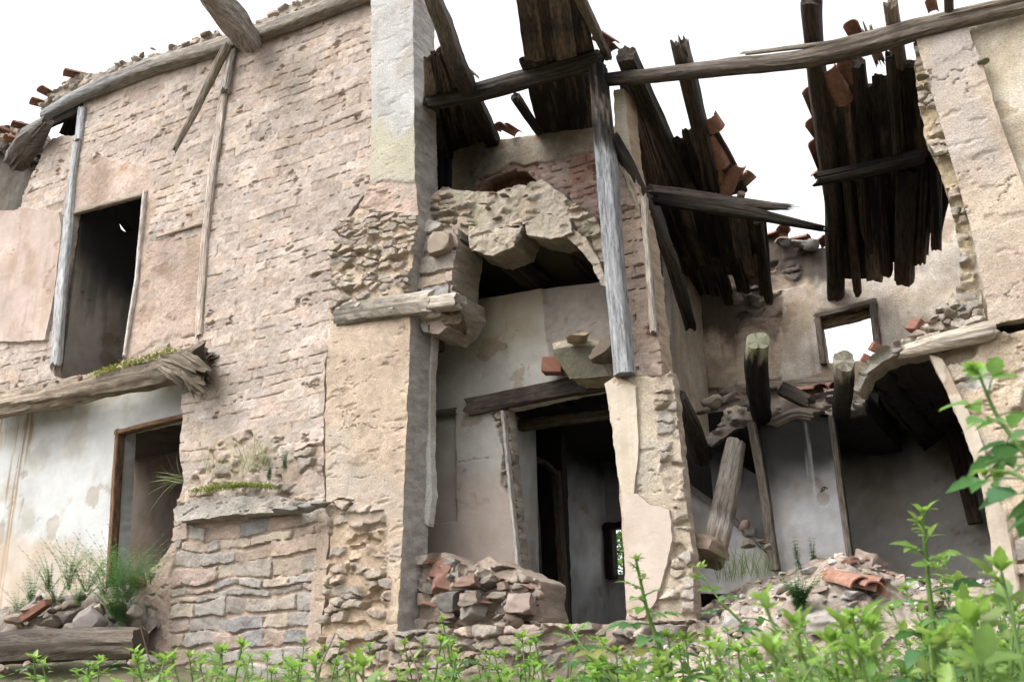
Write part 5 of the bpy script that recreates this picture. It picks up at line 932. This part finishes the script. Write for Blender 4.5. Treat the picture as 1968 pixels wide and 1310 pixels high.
LIME, MID, DEEP, RED = np.array((.21, .34, .06)), np.array((.11, .225, .06)), np.array((.06, .15, .06)), np.array((.25, .16, .06))
def shoot(pts, size, nleaf, r, seed, bare=.12, stemcol=(.15, .25, .06)):
    R = random.Random(seed); vt = np.array([R.uniform(.7, 1.15), R.uniform(.85, 1.05), R.uniform(.8, 1.5)]); path = bez(pts, 22); gs, gl = Geo(), Geo(); tube(gs, path, r, r*.35, stemcol); T = np.linalg.norm(path[-1]-path[0])
    for i in range(nleaf):
        t = bare+(1-bare)*(i+.5)/nleaf; k = t*21; p = np.array([np.interp(k, np.arange(22), path[:, q]) for q in range(3)]); dr = path[min(21, int(k)+1)]-path[max(0, int(k)-1)]; dr /= np.linalg.norm(dr)
        az = i*2.4+R.uniform(-.5, .5); o = np.array([cos(az), sin(az), -.15]); young = ss(.55, 1., t); sz = size*(1-.55*float(young))*R.uniform(.75, 1.2)
        pd = o*(1.1-.4*young)+dr*(.2+.7*young); pd /= np.linalg.norm(pd); pl_ = sz*R.uniform(.7, 1.2)*(1-.3*young); e = p+pd*pl_
        tube(gs, [p, p+pd*pl_*.5+np.array([0, 0, .06*sz]), e], r*.3, r*.18, np.array(stemcol)*R.uniform(.8, 1.3), 4)
        base = mixc(DEEP, MID, R.random()); col = mixc(base, LIME*vt, np.clip(float(young)*.9+R.uniform(-.35, .3), 0, 1)); col = mixc(col, np.array((.30, .26, .08)), .7*(R.random() < .06)); col = mixc(col, RED, .25*R.random()*float(young))
        dn = -.25+.6*float(young)
        dir0 = pd+np.array([0, 0, dn])*.6; _, a, b = frame(dir0)
        leaflet(gl, e, dir0, sz, sz*(.70-.2*float(young)), col, R.uniform(.1, .45), R.uniform(.1, .5), R.uniform(-.4, .4))
        for s in (-1, 1):
            leaflet(gl, e-pd*pl_*.12, dir0*.45+a*s*.9, sz*.8, sz*.5, col*R.uniform(.85, 1.15), R.uniform(.1, .4), R.uniform(.1, .5), R.uniform(-.5, .5))
            if R.random() < .35: leaflet(gl, e-pd*pl_*.45, dir0*.2+a*s*.95, sz*.6, sz*.38, col, .25, .3, R.uniform(-.4, .4))
    for i in range(5):
        az = i*1.26+R.random(); leaflet(gl, path[-1], path[-1]-path[-2]+np.array([cos(az), sin(az), 0])*.05*R.uniform(.6, 1.6)*T, size*.5*R.uniform(.5, 1.0), size*.2, LIME*R.uniform(.9, 1.15), .1, .4)
    return gs.mesh('stem'), gl.mesh('leaves')
def plant(name, loc, meshes, label, cat, group=None, s=1, rz=0):
    o = tag(bpy.data.objects.new(name, None), label, cat, group); COL.objects.link(o); o.location = loc; o.scale = (s, s, s); o.rotation_euler.z = rz
    for n, me in meshes: link(n, me, M_LF, o)
    return o
# foreground shoots
SV = []
for i in range(7):
    R = random.Random(i+40); ln = R.uniform(-.25, .25); l2 = R.uniform(-.25, .25)
    SV.append(plant('bramble_shoot', (0, -40, -5), list(zip(('stem', 'leaves'), shoot([(0, 0, 0), (ln*.3, l2*.3, .35), (ln*.8, l2*.8, .7), (ln*1.3, l2*1.3, 1.0)], R.uniform(.07, .12), R.randint(14, 21), .007, i+3, .2))), '', 'plant'))
used = [0]*7
def put_shoot(px, py, dep, label, group, minh=.3):
    tip = Q(px, py, dep); zg = float(zground(np.array([tip[0]]), np.array([tip[1]]))[0])+.0
    h = min(max(tip[2]-zg, minh), 1.5); i = rnd.randrange(7)
    o = SV[i] if not used[i] else copy_tree(SV[i]); used[i] = 1
    o.location = (tip[0], tip[1], tip[2]-h); k = h**.6; o.scale = (k, k, h); o.rotation_euler.z = rnd.uniform(0, 6.28)
    o['label'] = label; o['group'] = group; return o
for k in range(80):
    x = rnd.uniform(120, 1130); y = np.interp(x, [120, 300, 420, 640, 850, 1130], [1290, 1275, 1255, 1245, 1240, 1228])+rnd.uniform(-10, 55); put_shoot(x, y, rnd.uniform(3.2, 5.2), 'green leafy shoot in the low thicket in front of the stone wall and pilaster', 'shoots left of the doorway')
for k in range(46):
    x = rnd.uniform(1100, 1660); y = np.interp(x, [1100, 1300, 1500, 1660], [1225, 1200, 1222, 1190])+abs(rnd.gauss(0, 60)); put_shoot(x, min(y, 1310), rnd.uniform(2.8, 5.2), 'green leafy shoot in the thicket below the doorway and rubble mound', 'shoots before the mound')
for k in range(64):
    x = rnd.uniform(1600, 2010); y = np.interp(x, [1600, 1750, 1850, 2010], [1210, 1165, 1105, 1050])+abs(rnd.gauss(0, 75)); put_shoot(x, min(y, 1320), rnd.uniform(1.7, 3.8), 'lush green shoot in the dense thicket at the lower right', 'shoots at the lower right')
def hero(pts, size, n, r, seed, label, bare=.1):
    W = [Q(*p) for p in pts]; o = W[0]; return plant('bramble_shoot', o, list(zip(('stem', 'leaves'), shoot([q-o for q in W], size, n, r, seed, bare))), label, 'plant')
hero([(1345, 1420, 2.9), (1290, 1300, 3.0), (1245, 1180, 3.05), (1222, 1075, 3.05)], .065, 22, .011, 5, 'tall bright green bramble shoot standing before the stone pier')
hero([(1840, 1420, 2.2), (1805, 1290, 2.3), (1785, 1130, 2.35), (1772, 985, 2.35)], .07, 22, .011, 6, 'tallest thorny lime green shoot standing before the dark lower right room')
hero([(2080, 1010, 1.5), (1985, 890, 1.6), (1915, 800, 1.65), (1878, 712, 1.65)], .07, 13, .006, 8, 'bramble branch reaching in from the right edge before the lower wall', .05)
hero([(2080, 1010, 1.45), (2010, 960, 1.5), (1950, 905, 1.55), (1905, 905, 1.6)], .07, 8, .005, 9, 'low leafy twig at the right edge before the tan plaster reveal', .05)
hero([(1560, 1330, 3.2), (1440, 1210, 3.3), (1380, 1150, 3.35), (1340, 1090, 3.4)], .065, 9, .007, 10, 'thin shoot leaning left in front of the rubble mound')
hero([(1230, 1400, 3.1), (1170, 1300, 3.2), (1120, 1245, 3.25), (1095, 1205, 3.3)], .07, 10, .009, 11, 'leaning green shoot below the dark inner doorway')
hero([(880, 1400, 4.3), (872, 1300, 4.4), (860, 1240, 4.4), (850, 1188, 4.4)], .07, 8, .007, 12, 'green shoot standing in front of the low broken wall')
for k in range(64):
    x = 60+1930*math.sqrt(rnd.random()); put_shoot(x, rnd.uniform(1258, 1325), rnd.uniform(2.2, 4.2), 'low leafy shoot along the very bottom of the view', 'low shoots at the bottom')
for k in range(16):
    x = rnd.uniform(1680, 2000); put_shoot(x, rnd.uniform(np.interp(x, [1680, 1850, 2000], [1200, 1130, 1060]), 1290), rnd.uniform(1.35, 2.0), 'large-leaved green shoot close to the camera at the lower right corner', 'near shoots at the lower right')
for k in range(14):
    x = rnd.uniform(200, 1900); d_ = rnd.uniform(2.6, 4.5); g_ = Geo(); a_ = Q(x, 1390, d_); e_ = Q(x+rnd.uniform(-70, 70), rnd.uniform(1190, 1260), d_+.2); tube(g_, bez([a_, (a_+e_)/2+np.array([rnd.uniform(-.05, .05), 0, .03]), e_], 10), .004, .002, (.13, .09, .06), 5)
    tag(link('dry_stem', g_.mesh('dry_stem'), M_LF), 'bare brown stem among the green shoots in the foreground', 'stem', 'dry stems in the thicket')
# ground cover
g = Geo(); R = random.Random(4)
for k in range(4200):
    x, y = R.uniform(-9.5, .8), R.uniform(-6.4, -.9)
    if R.random() > .35+.65*ss(-8, 0, x): continue
    z = float(zground(np.array([x]), np.array([y]))[0])+R.uniform(.0, .22); az = R.uniform(0, 6.28); sz = R.uniform(.05, .12)
    leaflet(g, np.array([x, y, z]), (cos(az), sin(az), R.uniform(-.1, .6)), sz, sz*.6, mixc(DEEP, LIME, R.random()*.6), .3, .3, R.uniform(-.5, .5), 4, False)
tag(link('ground_cover', g.mesh('ground_cover'), M_LF), 'low green leaves covering the slope in front of the ruin', 'ground cover', kind='stuff')
# fine weeds, grasses, moss
def weed(seed, h, ns, whorl=7, col=(.10, .21, .06), spread=.4):
    R = random.Random(seed); gs, gl = Geo(), Geo()
    for s in range(ns):
        az = R.uniform(0, 6.28); L = h*R.uniform(.5, 1.1); sp = spread*R.uniform(.2, 1.2)
        path = bez([(R.uniform(-.04, .04), R.uniform(-.04, .04), 0), (cos(az)*sp*L*.4, sin(az)*sp*L*.4, L*.55), (cos(az)*sp*L, sin(az)*sp*L, L)], 10); tube(gs, path, .0022, .001, np.array(col)*1.3, 4)
        for k in range(2, 10):
            for j in range(whorl):
                a2 = 6.283*j/whorl+k; l = .046*R.uniform(.6, 1.2)*(1-.05*k); leaflet(gl, path[k], (cos(a2), sin(a2), R.uniform(-.1, .5)), l, l*.24, np.array(col)*R.uniform(.8, 1.5), .2, .2, 0, 3, False)
    return [('stem', gs.mesh('stem')), ('leaves', gl.mesh('leaves'))]
def grass(seed, n, h, col=(.14, .22, .07), spread=.1, w_=.004, droop=.5):
    R = random.Random(seed); g = Geo()
    for k in range(n):
        az = R.uniform(0, 6.28); p = np.array([R.gauss(0, spread), R.gauss(0, spread*.3), 0]); L = h*R.uniform(.5, 1.15); d = (cos(az)*.25, sin(az)*.2-.1, 1)
        leaflet(g, p, d, L, w_*R.uniform(.7, 1.4), np.array(col)*R.uniform(.7, 1.4), droop*R.uniform(.1, 1), .2, R.uniform(-2, 2), 6, False)
    return g.mesh('blades')
for i, (x, y, h, n) in enumerate([(60, 1150, .30, 6), (95, 1125, .36, 7), (130, 1120, .42, 8), (165, 1125, .38, 8), (200, 1130, .42, 9), (225, 1135, .5, 10), (245, 1145, .42, 9), (265, 1130, .32, 6), (150, 1150, .25, 6), (105, 1155, .25, 6), (235, 1190, .35, 9), (215, 1175, .3, 8), (35, 1165, .22, 4), (285, 1110, .25, 4)]):
    plant('cleavers_weed', P(x, y+12, -.15-.1*(i % 3)), weed(i, h*1.3, n*3, spread=.95), 'feathery green weed on the earth ledge below the white wall', 'weed', 'weeds on the left ledge')
for x, y, h, lb in [(1535, 1100, .2, 'feathery green weed left of the smoke-stained panel foot'), (1565, 1098, .22, 'upright ferny weed at the foot of the smoke-stained panel')]:
    plant('fern_weed', P(x, y, .7), weed(int(x), h*1.4, 5, 8, (.06, .14, .05), .12), lb, 'weed')
plant('bushy_weed', P(1538, 1172, -.25), weed(77, .26, 46, 8, (.06, .14, .035), .75), 'round bushy green weed growing on the rubble mound', 'weed')
for i, (x, y) in enumerate([(1405, 1120), (1435, 1110), (1465, 1112)]):
    tag(link('grass_tuft', grass(i+5, 40, .28, (.12, .17, .06), .07), M_LF), 'thin grass tuft at the left side of the rubble mound', 'grass', 'grass tufts on the mound').location = P(x, y, .3)
for x, y, h, n, lb in [(405, 915, .40, 26, 'tall thin grass on the ledge at its left end'), (475, 912, .55, 46, 'tallest thin grass tuft in the middle of the ledge'), (505, 900, .42, 22, 'grass tuft on the ledge below the eroded bricks')]:
    o = tag(link('grass_tuft', grass(int(x), n, h, (.24, .27, .12), .05, .004, .6), M_LF), lb, 'grass'); o.location = P(x, y, .02)
o = tag(link('hanging_grass', grass(91, 16, .42, (.22, .27, .13), .03, .007, 1.1), M_LF), 'grass sprig hanging over the lower left doorway from the brick edge', 'grass'); o.location = P(356, 925, -.02); o.rotation_euler = (radians(25), radians(-75), 0)
for x, y, lb in [(517, 925, 'small dark green wall plant on the ledge'), (547, 905, 'small green plant growing out of the eroded brickwork')]:
    plant('wall_plant', P(x, y, .0), weed(int(x), .22, 7, 6, (.07, .14, .06), .15), lb, 'plant')
def moss(name, pts, n, Y, label, col, sp=.06, sz=(.012, .03), grp=None):
    g = Geo(); R = random.Random(n); pts = [P(x, y, Y+dy) for x, y, dy in pts]; A = np.array(pts)
    for k in range(n):
        t = R.uniform(0, len(A)-1.001); i = int(t); p = A[i]+(A[i+1]-A[i])*(t-i)+np.array([R.gauss(0, sp*.5), R.gauss(0, sp), R.gauss(0, .012)]); az = R.uniform(0, 6.28); l = R.uniform(*sz)
        leaflet(g, p, (cos(az), sin(az), R.uniform(.3, 1.5)), l, l*.7, np.array(col)*R.uniform(.6, 1.5), .3, .3, 0, 3, False)
    return tag(link(name, g.mesh(name), M_LF), label, 'moss', kind='stuff')
moss('moss', [(180, 722, 0), (240, 702, 0), (290, 688, 0), (338, 672, 0)], 1700, -.06, 'green and yellow moss along the top of the floor log', (.20, .21, .04), .05)
moss('moss', [(375, 945, 0), (430, 935, 0), (475, 932, 0), (525, 935, 0)], 2200, -.06, 'green moss carpet on the stone ledge', (.17, .20, .045), .07)
# ivy in the upper doorway
g = Geo(); gs = Geo(); R = random.Random(2); A = [P(x, y, .45) for x, y in ((122, 700), (128, 650), (132, 610), (146, 580), (150, 572))]; pth = bez(A, 14)-A[0]; tube(gs, pth, .006, .003, (.06, .05, .03), 5)
for k in range(120):
    p = pth[min(13, int(14*R.random()**1.5))]+np.array([R.gauss(.05, .07), R.gauss(0, .05), R.gauss(0, .05)]); az = R.uniform(0, 6.28); l = R.uniform(.03, .06); leaflet(g, p, (cos(az), sin(az), -.3), l, l*.9, np.array((.03, .075, .035))*R.uniform(.7, 1.4), .2, .2, 0, 4, False)
plant('ivy', A[0], [('stem', gs.mesh('stem')), ('leaves', g.mesh('leaves'))], 'dark ivy climbing inside the upper doorway beside the pale door post', 'ivy')
# tree seen through the little window
g = Geo(); gs = Geo(); R = random.Random(8); o = P(1195, 1060, 9.5); b = np.array([o[0], o[1], .2]); tube(gs, [(0, 0, 0), (.05, 0, 1.2), (0, .1, o[2]+.6)], .09, .03, (.12, .09, .06), 7)
for k in range(2200):
    r = np.array([R.gauss(0, .75), R.gauss(0, .6), R.gauss(0, .6)]); p = np.array([0, 0, o[2]])+r; az = R.uniform(0, 6.28); l = R.uniform(.09, .16); leaflet(g, p, (cos(az), sin(az), R.uniform(-.6, .5)), l, l*.6, mixc(DEEP, LIME, R.random()), .3, .3, R.uniform(-1, 1), 4, False)
plant('leafy_tree', b, [('trunk', gs.mesh('trunk')), ('crown', g.mesh('crown'))], 'bright green tree seen through the small window behind the dark passage', 'tree')
